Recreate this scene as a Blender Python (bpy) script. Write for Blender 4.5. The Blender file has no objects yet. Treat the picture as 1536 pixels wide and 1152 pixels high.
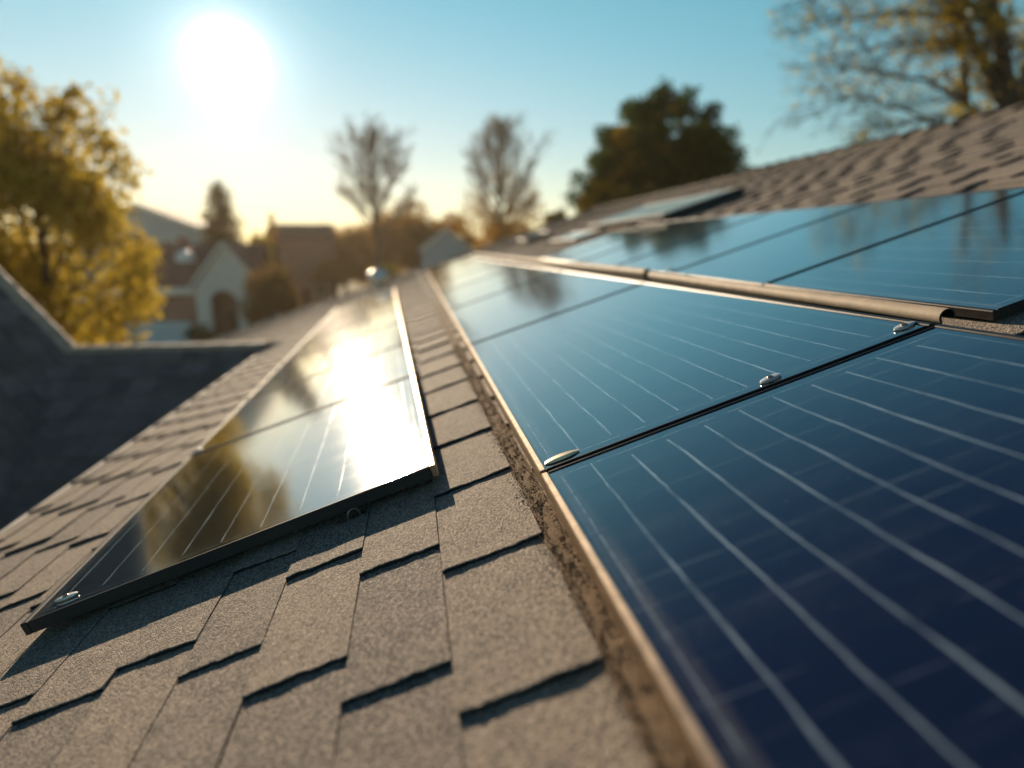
import bpy, math, random
import numpy as np
from mathutils import Matrix, Vector, noise as mnoise

sc = bpy.context.scene
COL = sc.collection
rad = math.radians

# ------------------------------------------------------------------ camera
CAMZ = 6.3
FPX = 900.0                                  # focal length in pixels of a 1536 px wide frame
ROWS = np.array([[0.98562443, 0.03647595, 0.16496661],     # world X, Y, Z in camera axes (right, up, forward)
                 [-0.16895111, 0.21279285, 0.96237972],
                 [0.0, 0.97641626, -0.21589648]])
cam = bpy.data.cameras.new('camera')
cam_o = bpy.data.objects.new('camera', cam)
COL.objects.link(cam_o)
r, u_, w_ = ROWS[:, 0], ROWS[:, 1], -ROWS[:, 2]
cam_o.matrix_world = Matrix(((r[0], u_[0], w_[0], 0), (r[1], u_[1], w_[1], 0), (r[2], u_[2], w_[2], CAMZ), (0, 0, 0, 1)))
cam.sensor_width = 36
cam.lens = 36 * FPX / 1536
cam.clip_start = 0.02
cam.clip_end = 3000
cam.dof.use_dof = True
cam.dof.focus_distance = 1.30
cam.dof.aperture_fstop = 0.95
sc.camera = cam_o

# ------------------------------------------------------------------ light and exposure
EXPO = 0.58
SKY = 0.1 / 2 ** EXPO
SUN = Vector((-0.2306, 0.9397, 0.2527)).normalized()
SUN_EL = math.asin(SUN.z)
SUN_AZ = math.atan2(SUN.x, SUN.y)
sl = bpy.data.lights.new('sun', 'SUN')
sl.energy = 5.0
sl.angle = rad(0.5)
sl.color = (1.0, 0.80, 0.56)
so = bpy.data.objects.new('sun', sl)
COL.objects.link(so)
so.rotation_euler = SUN.to_track_quat('Z', 'Y').to_euler()
so.location = (0, 0, 60)

world = bpy.data.worlds.new('World')
sc.world = world
world.use_nodes = True
wt = world.node_tree
wt.nodes.clear()


def wn(t, **k):
    n = wt.nodes.new(t)
    for a, b in k.items():
        setattr(n, a, b)
    return n


def wmath(op, a, b=None):
    n = wn('ShaderNodeMath', operation=op)
    for i, v in enumerate((a, b)):
        if v is None:
            continue
        if isinstance(v, (int, float)):
            n.inputs[i].default_value = v
        else:
            wt.links.new(v, n.inputs[i])
    return n.outputs[0]


sky = wn('ShaderNodeTexSky', sky_type='NISHITA', sun_disc=False)
sky.sun_elevation = SUN_EL
sky.sun_rotation = SUN_AZ
sky.air_density = 1.0
sky.dust_density = 0.0
sky.ozone_density = 1.0
tc = wn('ShaderNodeTexCoord')
spx = wn('ShaderNodeSeparateXYZ')
wt.links.new(tc.outputs['Generated'], spx.inputs[0])
elev = spx.outputs[2]
mr = wn('ShaderNodeMapRange', interpolation_type='SMOOTHSTEP')
wt.links.new(elev, mr.inputs['Value'])
mr.inputs['From Min'].default_value = 0.0
mr.inputs['From Max'].default_value = 0.40
tcol = wn('ShaderNodeMix', data_type='RGBA')
wt.links.new(mr.outputs[0], tcol.inputs[0])
tcol.inputs[6].default_value = (0.92, 0.99, 0.95, 1)
tcol.inputs[7].default_value = (0.66, 1.42, 1.25, 1)
mr2 = wn('ShaderNodeMapRange', interpolation_type='SMOOTHSTEP')
wt.links.new(elev, mr2.inputs['Value'])
mr2.inputs['From Min'].default_value = 0.38
mr2.inputs['From Max'].default_value = 0.76
tcol2 = wn('ShaderNodeMix', data_type='RGBA')
wt.links.new(mr2.outputs[0], tcol2.inputs[0])
wt.links.new(tcol.outputs[2], tcol2.inputs[6])
tcol2.inputs[7].default_value = (0.17, 0.28, 0.54, 1)
tint = wn('ShaderNodeMix', data_type='RGBA', blend_type='MULTIPLY')
tint.inputs[0].default_value = 1.0
wt.links.new(sky.outputs[0], tint.inputs[6])
wt.links.new(tcol2.outputs[2], tint.inputs[7])
bg = wn('ShaderNodeBackground')
bg.inputs[1].default_value = SKY
wt.links.new(tint.outputs[2], bg.inputs[0])
# the hazy glow of the air round the sun: depends on the direction in the sky only
dot = wn('ShaderNodeVectorMath', operation='DOT_PRODUCT')
wt.links.new(tc.outputs['Generated'], dot.inputs[0])
dot.inputs[1].default_value = SUN
ang = wmath('ARCCOSINE', wmath('MINIMUM', dot.outputs['Value'], 1.0))


def gauss(width, amp):
    q = wmath('DIVIDE', ang, rad(width))
    q = wmath('MULTIPLY', q, q)
    return wmath('MULTIPLY', wmath('EXPONENT', wmath('MULTIPLY', q, -1.0)), amp)


def glow(strength, colr, prev):
    b = wn('ShaderNodeBackground')
    b.inputs[0].default_value = (*colr, 1)
    wt.links.new(strength, b.inputs[1])
    a = wn('ShaderNodeAddShader')
    wt.links.new(prev, a.inputs[0])
    wt.links.new(b.outputs[0], a.inputs[1])
    return a.outputs[0]


KG = 1 / 2 ** EXPO
hq = wmath('DIVIDE', elev, 0.27)
hor = wmath('EXPONENT', wmath('MULTIPLY', wmath('MULTIPLY', hq, hq), -1.0))
s_ = glow(gauss(1.9, 3.0 * KG), (1.0, 0.95, 0.86), bg.outputs[0])
s_ = glow(gauss(4.6, 0.42 * KG), (1.0, 0.95, 0.86), s_)
s_ = glow(gauss(8.0, 0.08 * KG), (1.0, 0.93, 0.82), s_)
s_ = glow(wmath('MULTIPLY', gauss(36.0, 0.46 * KG), hor), (1.0, 0.26, 0.02), s_)
wo = wn('ShaderNodeOutputWorld')
wt.links.new(s_, wo.inputs['Surface'])

sc.view_settings.view_transform = 'Standard'
sc.view_settings.look = 'None'
sc.view_settings.gamma = 1
sc.view_settings.exposure = EXPO
sc.render.engine = 'CYCLES'
sc.cycles.use_denoising = True
sc.cycles.max_bounces = 6
sc.cycles.transparent_max_bounces = 8
sc.cycles.sample_clamp_indirect = 6


# ------------------------------------------------------------------ helpers
def at(px, py, depth):
    """World point at a distance along +Y, seen at a pixel of the 1536 x 1152 photograph."""
    v = ROWS @ np.array([px - 768, 576 - py, FPX])
    v = v * depth / v[1]
    return Vector((v[0], v[1], v[2] + CAMZ))


TH = rad(18.399)
D = 0.55
NRM = Vector((-math.sin(TH), 0, math.cos(TH)))
UDIR = Vector((math.cos(TH), 0, math.sin(TH)))
CAMP = Vector((0, 0, CAMZ))
ROOF = Matrix(((UDIR.x, 0, NRM.x, -D * NRM.x), (0, 1, 0, 0), (UDIR.z, 0, NRM.z, CAMZ - D * NRM.z), (0, 0, 0, 1)))  # x = up the slope, y = along it, z = off it


def roofm(u, s, h=0.0, rot=0.0, tilt=0.0):
    return ROOF @ Matrix.Translation((u, s, h)) @ Matrix.Rotation(rot, 4, 'Z') @ Matrix.Rotation(tilt, 4, 'X')


class MB:
    def __init__(self):
        self.v, self.f, self.mi, self.smooth = [], [], [], False

    def face(self, pts, mi=0):
        n = len(self.v)
        self.v += [tuple(p) for p in pts]
        self.f.append(tuple(range(n, n + len(pts))))
        self.mi.append(mi)

    def add(self, verts, faces, mi=0):
        n = len(self.v)
        self.v += [tuple(p) for p in verts]
        for f in faces:
            self.f.append(tuple(i + n for i in f))
            self.mi.append(mi)

    def box(self, x0, y0, z0, x1, y1, z1, mi=0, bev=0.0, m=None):
        if bev <= 0:
            vs = [(x, y, z) for z in (z0, z1) for y in (y0, y1) for x in (x0, x1)]
            fs = [(0, 2, 3, 1), (4, 5, 7, 6), (0, 1, 5, 4), (2, 6, 7, 3), (0, 4, 6, 2), (1, 3, 7, 5)]
        else:
            b = bev
            prof = [(x0 + b, y0, 0), (x1 - b, y0, 0), (x1, y0 + b, 0), (x1, y1 - b, 0), (x1 - b, y1, 0), (x0 + b, y1, 0), (x0, y1 - b, 0), (x0, y0 + b, 0)]
            inn = [(x0 + b, y0 + b), (x1 - b, y0 + b), (x1 - b, y0 + b), (x1 - b, y1 - b), (x1 - b, y1 - b), (x0 + b, y1 - b), (x0 + b, y1 - b), (x0 + b, y0 + b)]
            vs = [(x, y, z0) for x, y, _ in prof] + [(x, y, z1 - b) for x, y, _ in prof] + [(x0 + b, y0 + b, z1), (x1 - b, y0 + b, z1), (x1 - b, y1 - b, z1), (x0 + b, y1 - b, z1)]
            fs = [tuple(range(7, -1, -1))]
            for i in range(8):
                j = (i + 1) % 8
                fs.append((i, j, 8 + j, 8 + i))
            fs += [(8, 9, 17, 16), (10, 11, 18, 17), (12, 13, 19, 18), (14, 15, 16, 19), (9, 10, 17), (11, 12, 18), (13, 14, 19), (15, 8, 16), (16, 17, 18, 19)]
        if m is not None:
            vs = [tuple(m @ Vector(p)) for p in vs]
        self.add(vs, fs, mi)

    def tube(self, pts, rads, n=6, cap=True, mi=0):
        pts = [Vector(p) for p in pts]
        base = len(self.v)
        ref = None
        for i, p in enumerate(pts):
            d = (pts[min(i + 1, len(pts) - 1)] - pts[max(i - 1, 0)])
            d = d.normalized() if d.length > 1e-9 else Vector((0, 0, 1))
            if ref is None:
                ref = Vector((1, 0, 0)) if abs(d.x) < 0.8 else Vector((0, 1, 0))
            a = (ref - d * ref.dot(d)).normalized()
            b = d.cross(a)
            ref = a
            for k in range(n):
                t = 2 * math.pi * k / n
                q = p + (a * math.cos(t) + b * math.sin(t)) * rads[i]
                self.v.append((q.x, q.y, q.z))
        for i in range(len(pts) - 1):
            for k in range(n):
                k2 = (k + 1) % n
                self.f.append((base + i * n + k, base + i * n + k2, base + (i + 1) * n + k2, base + (i + 1) * n + k))
                self.mi.append(mi)
        if cap:
            self.f.append(tuple(base + k for k in range(n - 1, -1, -1)))
            self.mi.append(mi)
            e = base + (len(pts) - 1) * n
            self.f.append(tuple(e + k for k in range(n)))
            self.mi.append(mi)

    def lathe(self, prof, n=20, m=None, mi=0):
        base = len(self.v)
        for rr, z in prof:
            for k in range(n):
                t = 2 * math.pi * k / n
                p = Vector((rr * math.cos(t), rr * math.sin(t), z))
                if m is not None:
                    p = m @ p
                self.v.append(tuple(p))
        for i in range(len(prof) - 1):
            for k in range(n):
                k2 = (k + 1) % n
                self.f.append((base + i * n + k, base + i * n + k2, base + (i + 1) * n + k2, base + (i + 1) * n + k))
                self.mi.append(mi)

    def build(self, name, mats, parent=None, smooth=None):
        me = bpy.data.meshes.new(name)
        me.from_pydata(self.v, [], self.f)
        if not isinstance(mats, (list, tuple)):
            mats = [mats]
        for m in mats:
            me.materials.append(m)
        if len(mats) > 1:
            me.polygons.foreach_set('material_index', self.mi)
        if smooth is not None:
            me.polygons.foreach_set('use_smooth', [True] * len(self.f))
            if smooth < 180:
                me.set_sharp_from_angle(angle=rad(smooth))
        me.update()
        o = bpy.data.objects.new(name, me)
        COL.objects.link(o)
        if parent is not None:
            o.parent = parent
        return o


def tag(o, label, cat=None, group=None, kind=None):
    if label:
        o['label'] = label
    if cat:
        o['category'] = cat
    if group:
        o['group'] = group
    if kind:
        o['kind'] = kind
    return o


def thing(name, label, cat, loc=(0, 0, 0), matrix=None, group=None):
    o = bpy.data.objects.new(name, None)
    COL.objects.link(o)
    o.empty_display_size = 0.2
    if matrix is not None:
        o.matrix_world = matrix
    else:
        o.location = loc
    return tag(o, label, cat, group)


# ------------------------------------------------------------------ materials
def newmat(name):
    m = bpy.data.materials.new(name)
    m.use_nodes = True
    nt = m.node_tree
    nt.nodes.clear()
    out = nt.nodes.new('ShaderNodeOutputMaterial')
    return m, nt, out


class NG:
    """Small node-building helper."""

    def __init__(self, nt):
        self.nt = nt

    def n(self, t, **k):
        nd = self.nt.nodes.new(t)
        for a, b in k.items():
            setattr(nd, a, b)
        return nd

    def put(self, v, sock):
        if v is None:
            return
        if isinstance(v, (int, float)):
            sock.default_value = v
        elif isinstance(v, (tuple, list)):
            if sock.type == 'RGBA' and len(v) == 3:
                v = (*v, 1)
            sock.default_value = v
        else:
            self.nt.links.new(v, sock)

    def m(self, op, a, b=None, c=None, clamp=False):
        nd = self.n('ShaderNodeMath', operation=op, use_clamp=clamp)
        for i, v in enumerate((a, b, c)):
            self.put(v, nd.inputs[i])
        return nd.outputs[0]

    def mix(self, f, a, b, blend='MIX'):
        nd = self.n('ShaderNodeMix', data_type='RGBA', blend_type=blend)
        self.put(f, nd.inputs[0])
        self.put(a, nd.inputs[6])
        self.put(b, nd.inputs[7])
        return nd.outputs[2]

    def noise(self, vec, scale, detail=3.0, rough=0.55):
        nd = self.n('ShaderNodeTexNoise')
        self.put(vec, nd.inputs['Vector'])
        nd.inputs['Scale'].default_value = scale
        nd.inputs['Detail'].default_value = detail
        nd.inputs['Roughness'].default_value = rough
        return nd.outputs[0]

    def voro(self, vec, scale, feature='F1', out='Distance'):
        nd = self.n('ShaderNodeTexVoronoi', feature=feature)
        self.put(vec, nd.inputs['Vector'])
        nd.inputs['Scale'].default_value = scale
        return nd.outputs[out]

    def ramp(self, f, stops, interp='LINEAR'):
        nd = self.n('ShaderNodeValToRGB')
        cr = nd.color_ramp
        cr.interpolation = interp
        while len(cr.elements) < len(stops):
            cr.elements.new(0.5)
        for e, (p, c) in zip(cr.elements, stops):
            e.position = p
            e.color = (*c, 1) if len(c) == 3 else c
        self.put(f, nd.inputs[0])
        return nd.outputs[0]

    def mapr(self, v, a, b, c=0.0, d=1.0, smooth=False):
        nd = self.n('ShaderNodeMapRange', interpolation_type='SMOOTHSTEP' if smooth else 'LINEAR')
        for s, val in zip(('Value', 'From Min', 'From Max', 'To Min', 'To Max'), (v, a, b, c, d)):
            self.put(val, nd.inputs[s])
        return nd.outputs[0]

    def bump(self, h, strength=0.5, dist=0.01, normal=None):
        nd = self.n('ShaderNodeBump')
        nd.inputs['Strength'].default_value = strength
        nd.inputs['Distance'].default_value = dist
        self.put(h, nd.inputs['Height'])
        self.put(normal, nd.inputs['Normal'])
        return nd.outputs[0]

    def scale(self, vec, s):
        nd = self.n('ShaderNodeMapping')
        self.put(vec, nd.inputs[0])
        nd.inputs['Scale'].default_value = s
        return nd.outputs[0]

    def pbsdf(self, out, color, rough=0.6, metal=0.0, spec=0.5, normal=None, **k):
        p = self.n('ShaderNodeBsdfPrincipled')
        self.put(color, p.inputs['Base Color'])
        self.put(rough, p.inputs['Roughness'])
        self.put(metal, p.inputs['Metallic'])
        self.put(spec, p.inputs['Specular IOR Level'])
        self.put(normal, p.inputs['Normal'])
        for a, b in k.items():
            self.put(b, p.inputs[a])
        self.nt.links.new(p.outputs[0], out.inputs['Surface'])
        return p


def simple(name, color, rough=0.7, metal=0.0, spec=0.4, var=0.15, scale=6.0, bump=0.0, bscale=30.0):
    m, nt, out = newmat(name)
    g = NG(nt)
    o = g.n('ShaderNodeTexCoord').outputs['Object']
    nz = g.noise(o, scale, 4)
    f = g.mapr(nz, 0.3, 0.7, 1 - var, 1 + var)
    c = g.mix(1.0, color, g.n('ShaderNodeCombineXYZ').outputs[0], 'MULTIPLY')
    comb = nt.nodes[-1]
    for nd in nt.nodes:
        if nd.type == 'COMBXYZ':
            for i in range(3):
                nt.links.new(f, nd.inputs[i])
    nrm = g.bump(g.noise(o, bscale, 4), bump, 0.02) if bump else None
    g.pbsdf(out, c, rough, metal, spec, nrm)
    return m


def mat_shingle(name, c0, c1, c2, grain=1.0):
    m, nt, out = newmat(name)
    g = NG(nt)
    o = g.n('ShaderNodeTexCoord').outputs['Object']
    isl = g.n('ShaderNodeNewGeometry').outputs['Random Per Island']
    base = g.ramp(isl, [(0.0, c0), (0.45, c1), (1.0, c2)])
    big = g.noise(o, 2.2, 4)
    mid = g.noise(o, 26, 4, 0.65)
    base = g.mix(g.mapr(mid, 0.42, 0.72, 0, 0.6), base, c0)
    pat = g.noise(o, 9, 5, 0.7)
    base = g.mix(g.mapr(pat, 0.5, 0.7, 0, 0.55), base, (0.12, 0.10, 0.095))
    base = g.mix(g.mapr(pat, 0.5, 0.32, 0, 0.4), base, (0.33, 0.26, 0.20))
    base = g.mix(g.mapr(big, 0.45, 0.75, 0, 0.35), base, (0.20, 0.165, 0.12))
    # mineral granules, a colour each
    vo = g.n('ShaderNodeTexVoronoi')
    g.put(o, vo.inputs['Vector'])
    vo.inputs['Scale'].default_value = 360
    sepc = g.n('ShaderNodeSeparateColor')
    nt.links.new(vo.outputs['Color'], sepc.inputs[0])
    gr = sepc.outputs[0]
    base = g.mix(g.mapr(gr, 0.5, 1.0, 0, 0.7 * grain), base, (0.62, 0.50, 0.40))
    base = g.mix(g.mapr(gr, 0.0, 0.45, 0.82 * grain, 0.0), base, (0.035, 0.028, 0.026))
    coarse = g.noise(o, 190, 3, 0.7)
    h = g.m('ADD', g.m('MULTIPLY', vo.outputs['Distance'], -1.0), g.m('MULTIPLY', coarse, 0.55))
    nrm = g.bump(h, 1.0 * grain, 0.0030, g.bump(mid, 0.35, 0.006))
    g.pbsdf(out, base, 0.82, 0, 0.35, nrm)
    return m


def mat_glass(name, x0, pitch, nlines, w, l):
    """Solar glass: navy cells, silver busbars along the length, thin cross fingers, dust."""
    m, nt, out = newmat(name)
    g = NG(nt)
    tcn = g.n('ShaderNodeTexCoord')
    o = tcn.outputs['Object']
    rnd = g.n('ShaderNodeObjectInfo').outputs['Random']
    off = g.n('ShaderNodeVectorMath', operation='ADD')
    cmb = g.n('ShaderNodeCombineXYZ')
    nt.links.new(g.m('MULTIPLY', rnd, 37.0), cmb.inputs[2])
    nt.links.new(o, off.inputs[0])
    nt.links.new(cmb.outputs[0], off.inputs[1])
    p = off.outputs[0]
    sep = g.n('ShaderNodeSeparateXYZ')
    nt.links.new(o, sep.inputs[0])
    x, y = sep.outputs[0], sep.outputs[1]
    # slight wander of the hand-soldered ribbons
    wob = g.m('MULTIPLY', g.m('SUBTRACT', g.noise(g.scale(p, (9, 5, 1)), 1.0, 3, 0.6), 0.5), 0.010)
    xx = g.m('ADD', x, wob)
    k = g.m('DIVIDE', g.m('SUBTRACT', xx, x0), pitch)
    kr = g.m('ROUND', k)
    dist = g.m('MULTIPLY', g.m('ABSOLUTE', g.m('SUBTRACT', k, kr)), pitch)
    thick = g.mapr(g.noise(g.scale(p, (60, 7, 1)), 1.0, 4, 0.7), 0.3, 0.7, 0.0009, 0.0026)
    line = g.m('SUBTRACT', 1.0, g.mapr(dist, thick, g.m('ADD', thick, 0.0012), 0, 1, True))
    inside = g.m('MULTIPLY', g.m('GREATER_THAN', k, -0.4), g.m('LESS_THAN', k, nlines - 0.6))
    # ends: start and stop a little way in from the frame
    jit = g.m('MULTIPLY', g.m('FRACT', g.m('MULTIPLY', g.m('SINE', g.m('MULTIPLY', kr, 12.9898)), 43.758)), 0.03)
    ends = g.m('MULTIPLY', g.m('GREATER_THAN', y, g.m('ADD', 0.028, jit)), g.m('LESS_THAN', y, g.m('SUBTRACT', l - 0.03, jit)))
    streak = g.mapr(g.noise(g.scale(p, (240, 9, 1)), 1.0, 4, 0.75), 0.36, 0.62, 0.12, 1.0)
    line = g.m('MULTIPLY', g.m('MULTIPLY', line, inside), g.m('MULTIPLY', ends, streak))
    # thin cross lines between the cells
    wob2 = g.m('MULTIPLY', g.m('SUBTRACT', g.noise(g.scale(p, (4, 14, 1)), 1.0, 2), 0.5), 0.02)
    ky = g.m('DIVIDE', g.m('ADD', y, wob2), 0.052)
    dy = g.m('MULTIPLY', g.m('ABSOLUTE', g.m('SUBTRACT', ky, g.m('ROUND', ky))), 0.052)
    cross = g.m('SUBTRACT', 1.0, g.mapr(dy, 0.0004, 0.0016, 0, 1, True))
    cross = g.m('MULTIPLY', cross, g.mapr(g.noise(g.scale(p, (5, 26, 1)), 1.0, 3, 0.7), 0.44, 0.68, 0.0, 0.4))
    # border line of the laminate
    bx = g.m('MINIMUM', g.m('SUBTRACT', x, 0.022), g.m('SUBTRACT', w - 0.022, x))
    by = g.m('MINIMUM', g.m('SUBTRACT', y, 0.022), g.m('SUBTRACT', l - 0.022, y))
    be = g.m('ABSOLUTE', g.m('SUBTRACT', g.m('MINIMUM', bx, by), 0.012))
    border = g.m('MULTIPLY', g.m('SUBTRACT', 1.0, g.mapr(be, 0.0008, 0.0022, 0, 1, True)), g.mapr(g.noise(g.scale(p, (30, 30, 1)), 1.0, 3, .7), .35, .65, .15, .65))
    # wiped dust in faint bands and smears
    dust = g.mapr(g.noise(g.scale(p, (2.2, 24, 1)), 1.0, 5, 0.65), 0.5, 0.8, 0.0, 0.07)
    smear = g.mapr(g.noise(g.scale(p, (3, 2, 1)), 2.0, 5, 0.7), 0.52, 0.8, 0.0, 0.05)
    speck = g.mapr(g.noise(p, 110, 3, 0.8), 0.66, 0.74, 0.0, 0.6)
    mottling = g.noise(p, 7, 4)
    navy = g.mix(mottling, (0.003, 0.007, 0.014), (0.005, 0.011, 0.022))
    c = g.mix(g.m('ADD', dust, smear), navy, (0.20, 0.23, 0.26))
    c = g.mix(speck, c, (0.25, 0.23, 0.2))
    wipe = g.m('MULTIPLY', g.m('MULTIPLY', g.mapr(x, .018, .022), g.mapr(x, .040, .055, 1, 0)), g.mapr(g.noise(g.scale(p, (220, 3, 1)), 1.0, 4, .7), .42, .7, 0, .38))
    c = g.mix(wipe, c, (0.30, 0.27, 0.23))
    lm = g.m('MAXIMUM', g.m('MAXIMUM', line, cross), border)
    c = g.mix(lm, c, (0.27, 0.36, 0.42))
    rough = g.m('ADD', g.mapr(g.noise(g.scale(p, (3, 9, 1)), 1.0, 5, 0.7), 0.3, 0.75, 0.08, 0.12), g.m('MULTIPLY', lm, 0.12))
    nrm = g.bump(g.m('ADD', g.noise(p, 5, 2), g.m('MULTIPLY', g.noise(p, 160, 2), 0.03)), 0.085, 0.01)
    g.pbsdf(out, c, rough, 0, 0.5, nrm, IOR=1.9, **{'Coat Weight': 1.0, 'Coat IOR': 1.65, 'Coat Roughness': 0.075})
    return m


def mat_leaf(name, cols, trans=0.5):
    m, nt, out = newmat(name)
    g = NG(nt)
    isl = g.n('ShaderNodeNewGeometry').outputs['Random Per Island']
    o = g.n('ShaderNodeTexCoord').outputs['Object']
    f = g.m('ADD', g.m('MULTIPLY', isl, 0.6), g.mapr(g.noise(o, 0.6, 3), 0.3, 0.7, 0.0, 0.4))
    n = len(cols)
    c = g.ramp(f, [(i / (n - 1), q) for i, q in enumerate(cols)])
    d = g.n('ShaderNodeBsdfDiffuse')
    t = g.n('ShaderNodeBsdfTranslucent')
    g.put(c, d.inputs[0])
    g.put(c, t.inputs[0])
    mx = g.n('ShaderNodeMixShader')
    mx.inputs[0].default_value = trans
    nt.links.new(d.outputs[0], mx.inputs[1])
    nt.links.new(t.outputs[0], mx.inputs[2])
    nt.links.new(mx.outputs[0], out.inputs['Surface'])
    return m


M = {}
M['shingle'] = mat_shingle('weathered_shingle', (0.135, 0.114, 0.105), (0.225, 0.185, 0.152), (0.315, 0.25, 0.195))
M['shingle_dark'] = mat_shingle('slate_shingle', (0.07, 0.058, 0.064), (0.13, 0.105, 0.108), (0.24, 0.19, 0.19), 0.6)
M['core'] = simple('asphalt_core', (0.012, 0.011, 0.012), 0.8)
M['sunlit_ridge'] = simple('sunlit_ridge_tan', (0.46, 0.33, 0.235), 0.75, var=0.2, scale=9)  # lighter tan puts the sunlit look into the wing's ridge caps
M['deck'] = simple('roof_deck', (0.07, 0.06, 0.05), 0.9)
M['grit'] = simple('grit_brown', (0.22, 0.145, 0.09), 0.95, var=0.5, scale=120, bump=0.8, bscale=300)
mg, ntg, outg = newmat('loose_grit')
gg = NG(ntg)
og = gg.n('ShaderNodeTexCoord').outputs['Object']
ig = gg.n('ShaderNodeNewGeometry').outputs['Random Per Island']
cg = gg.ramp(ig, [(0.0, (0.07, 0.045, 0.03)), (0.5, (0.20, 0.135, 0.085)), (0.85, (0.32, 0.22, 0.145)), (1.0, (0.45, 0.36, 0.27))])
cg = gg.mix(gg.mapr(gg.noise(og, 160, 4, .7), .4, .65, 0, .6), cg, (0.10, 0.065, 0.04))
gg.pbsdf(outg, cg, 0.95, 0, 0.2, gg.bump(gg.noise(og, 320, 3, .7), 0.8, 0.003))
M['grit'] = mg
M['frame'] = simple('sun_glint_bronze', (0.46, 0.34, 0.24), 0.36, 0.9, 0.5, var=0.25, scale=40)  # gold colour stands for the sun's glint on the frame rails
M['frame_black'] = simple('black_anodised', (0.05, 0.046, 0.044), 0.42, 0.85, 0.5, var=0.2, scale=40)
M['back'] = simple('backsheet', (0.02, 0.02, 0.022), 0.6)
M['steel'] = simple('zinc_steel', (0.72, 0.70, 0.66), 0.38, 0.7, 0.5, var=0.15, scale=60)
M['dark_steel'] = simple('dark_steel', (0.20, 0.18, 0.16), 0.4, 0.9)
M['dull_steel'] = simple('dull_steel', (0.85, 0.80, 0.72), 0.42, 1.0)
M['rubber'] = simple('tan_pipe', (0.42, 0.32, 0.23), 0.7, 0.0, 0.4, var=0.15, scale=20, bump=0.06, bscale=160)
M['white'] = simple('white_paint', (0.78, 0.76, 0.72), 0.35)
M['trim'] = simple('cream_trim', (0.75, 0.70, 0.63), 0.6)
M['cream'] = simple('cream_siding', (0.66, 0.62, 0.57), 0.75)
M['greywall'] = simple('grey_siding', (0.42, 0.46, 0.50), 0.75)
M['bluegarage'] = simple('pale_blue_door', (0.42, 0.55, 0.62), 0.5)
M['brick'] = simple('red_brick', (0.28, 0.15, 0.115), 0.85, var=0.3, scale=3)
M['redroof'] = simple('maroon_roof', (0.16, 0.082, 0.068), 0.85, var=0.25, scale=4)
M['darkroof'] = simple('brown_roof', (0.09, 0.065, 0.055), 0.85, var=0.25, scale=4)
M['window'] = simple('window_glass', (0.03, 0.04, 0.05), 0.08, 0, 0.6)
M['wood'] = simple('door_wood', (0.12, 0.055, 0.03), 0.6)
M['bark'] = simple('bark', (0.085, 0.058, 0.04), 0.9, var=0.35, scale=8, bump=0.6, bscale=14)
M['bark_pale'] = simple('bark_pale', (0.12, 0.085, 0.06), 0.9, var=0.3, scale=8)
M['leaf_gold'] = mat_leaf('leaf_gold', [(0.26, 0.185, 0.025), (0.44, 0.31, 0.035), (0.58, 0.42, 0.05), (0.70, 0.53, 0.08)], 0.62)
M['leaf_pine'] = mat_leaf('leaf_pine', [(0.012, 0.032, 0.014), (0.022, 0.052, 0.016), (0.04, 0.085, 0.02), (0.07, 0.11, 0.024), (0.34, 0.24, 0.03)], 0.4)
M['leaf_pine_sunlit'] = mat_leaf('leaf_pine_sunlit', [(0.20, 0.13, 0.02), (0.34, 0.22, 0.03), (0.46, 0.30, 0.04)], 0.5)  # leaf colour that paints sunlight onto the pine's left side
M['leaf_fir'] = mat_leaf('leaf_fir', [(0.05, 0.052, 0.024), (0.09, 0.078, 0.03), (0.14, 0.11, 0.04)], 0.4)
M['leaf_rust'] = mat_leaf('leaf_rust', [(0.20, 0.10, 0.025), (0.32, 0.17, 0.035), (0.42, 0.24, 0.05)], 0.55)
M['leaf_olive'] = mat_leaf('leaf_olive', [(0.07, 0.055, 0.018), (0.13, 0.09, 0.02), (0.2, 0.15, 0.025)], 0.4)
M['leaf_bush'] = mat_leaf('leaf_bush', [(0.10, 0.058, 0.025), (0.17, 0.10, 0.03), (0.26, 0.18, 0.03)], 0.45)


def mat_ground():
    m, nt, out = newmat('autumn_lawn')
    g = NG(nt)
    o = g.n('ShaderNodeTexCoord').outputs['Object']
    a = g.noise(o, 0.12, 6, 0.6)
    b = g.noise(o, 3.0, 6, 0.7)
    c = g.ramp(a, [(0.35, (0.05, 0.055, 0.018)), (0.5, (0.12, 0.10, 0.025)), (0.65, (0.17, 0.11, 0.04))])
    c = g.mix(g.mapr(b, 0.4, 0.7, 0, 0.5), c, (0.07, 0.06, 0.02))
    g.pbsdf(out, c, 0.95, 0, 0.2, g.bump(b, 0.6, 0.1))
    return m


M['ground'] = mat_ground()
M['concrete'] = simple('driveway_concrete', (0.34, 0.34, 0.33), 0.85, var=0.12, scale=2)
M['asphalt'] = simple('asphalt', (0.05, 0.05, 0.052), 0.9)

# ------------------------------------------------------------------ setting
b = MB()
b.face([(-900, -300, 0), (900, -300, 0), (900, 1500, 0), (-900, 1500, 0)])
tag(b.build('ground', M['ground']), 'autumn lawn between the houses', kind='structure')
b = MB()
b.box(-18.5, 20, 0.001, -13.2, 43.2, 0.02)
tag(b.build('driveway', M['concrete']), 'pale concrete driveway before the garage', kind='structure')
b = MB()
b.box(-140, 53, -0.1, 140, 59, 0.012)
tag(b.build('street', M['asphalt']), 'asphalt street between the houses', kind='structure')

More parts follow.
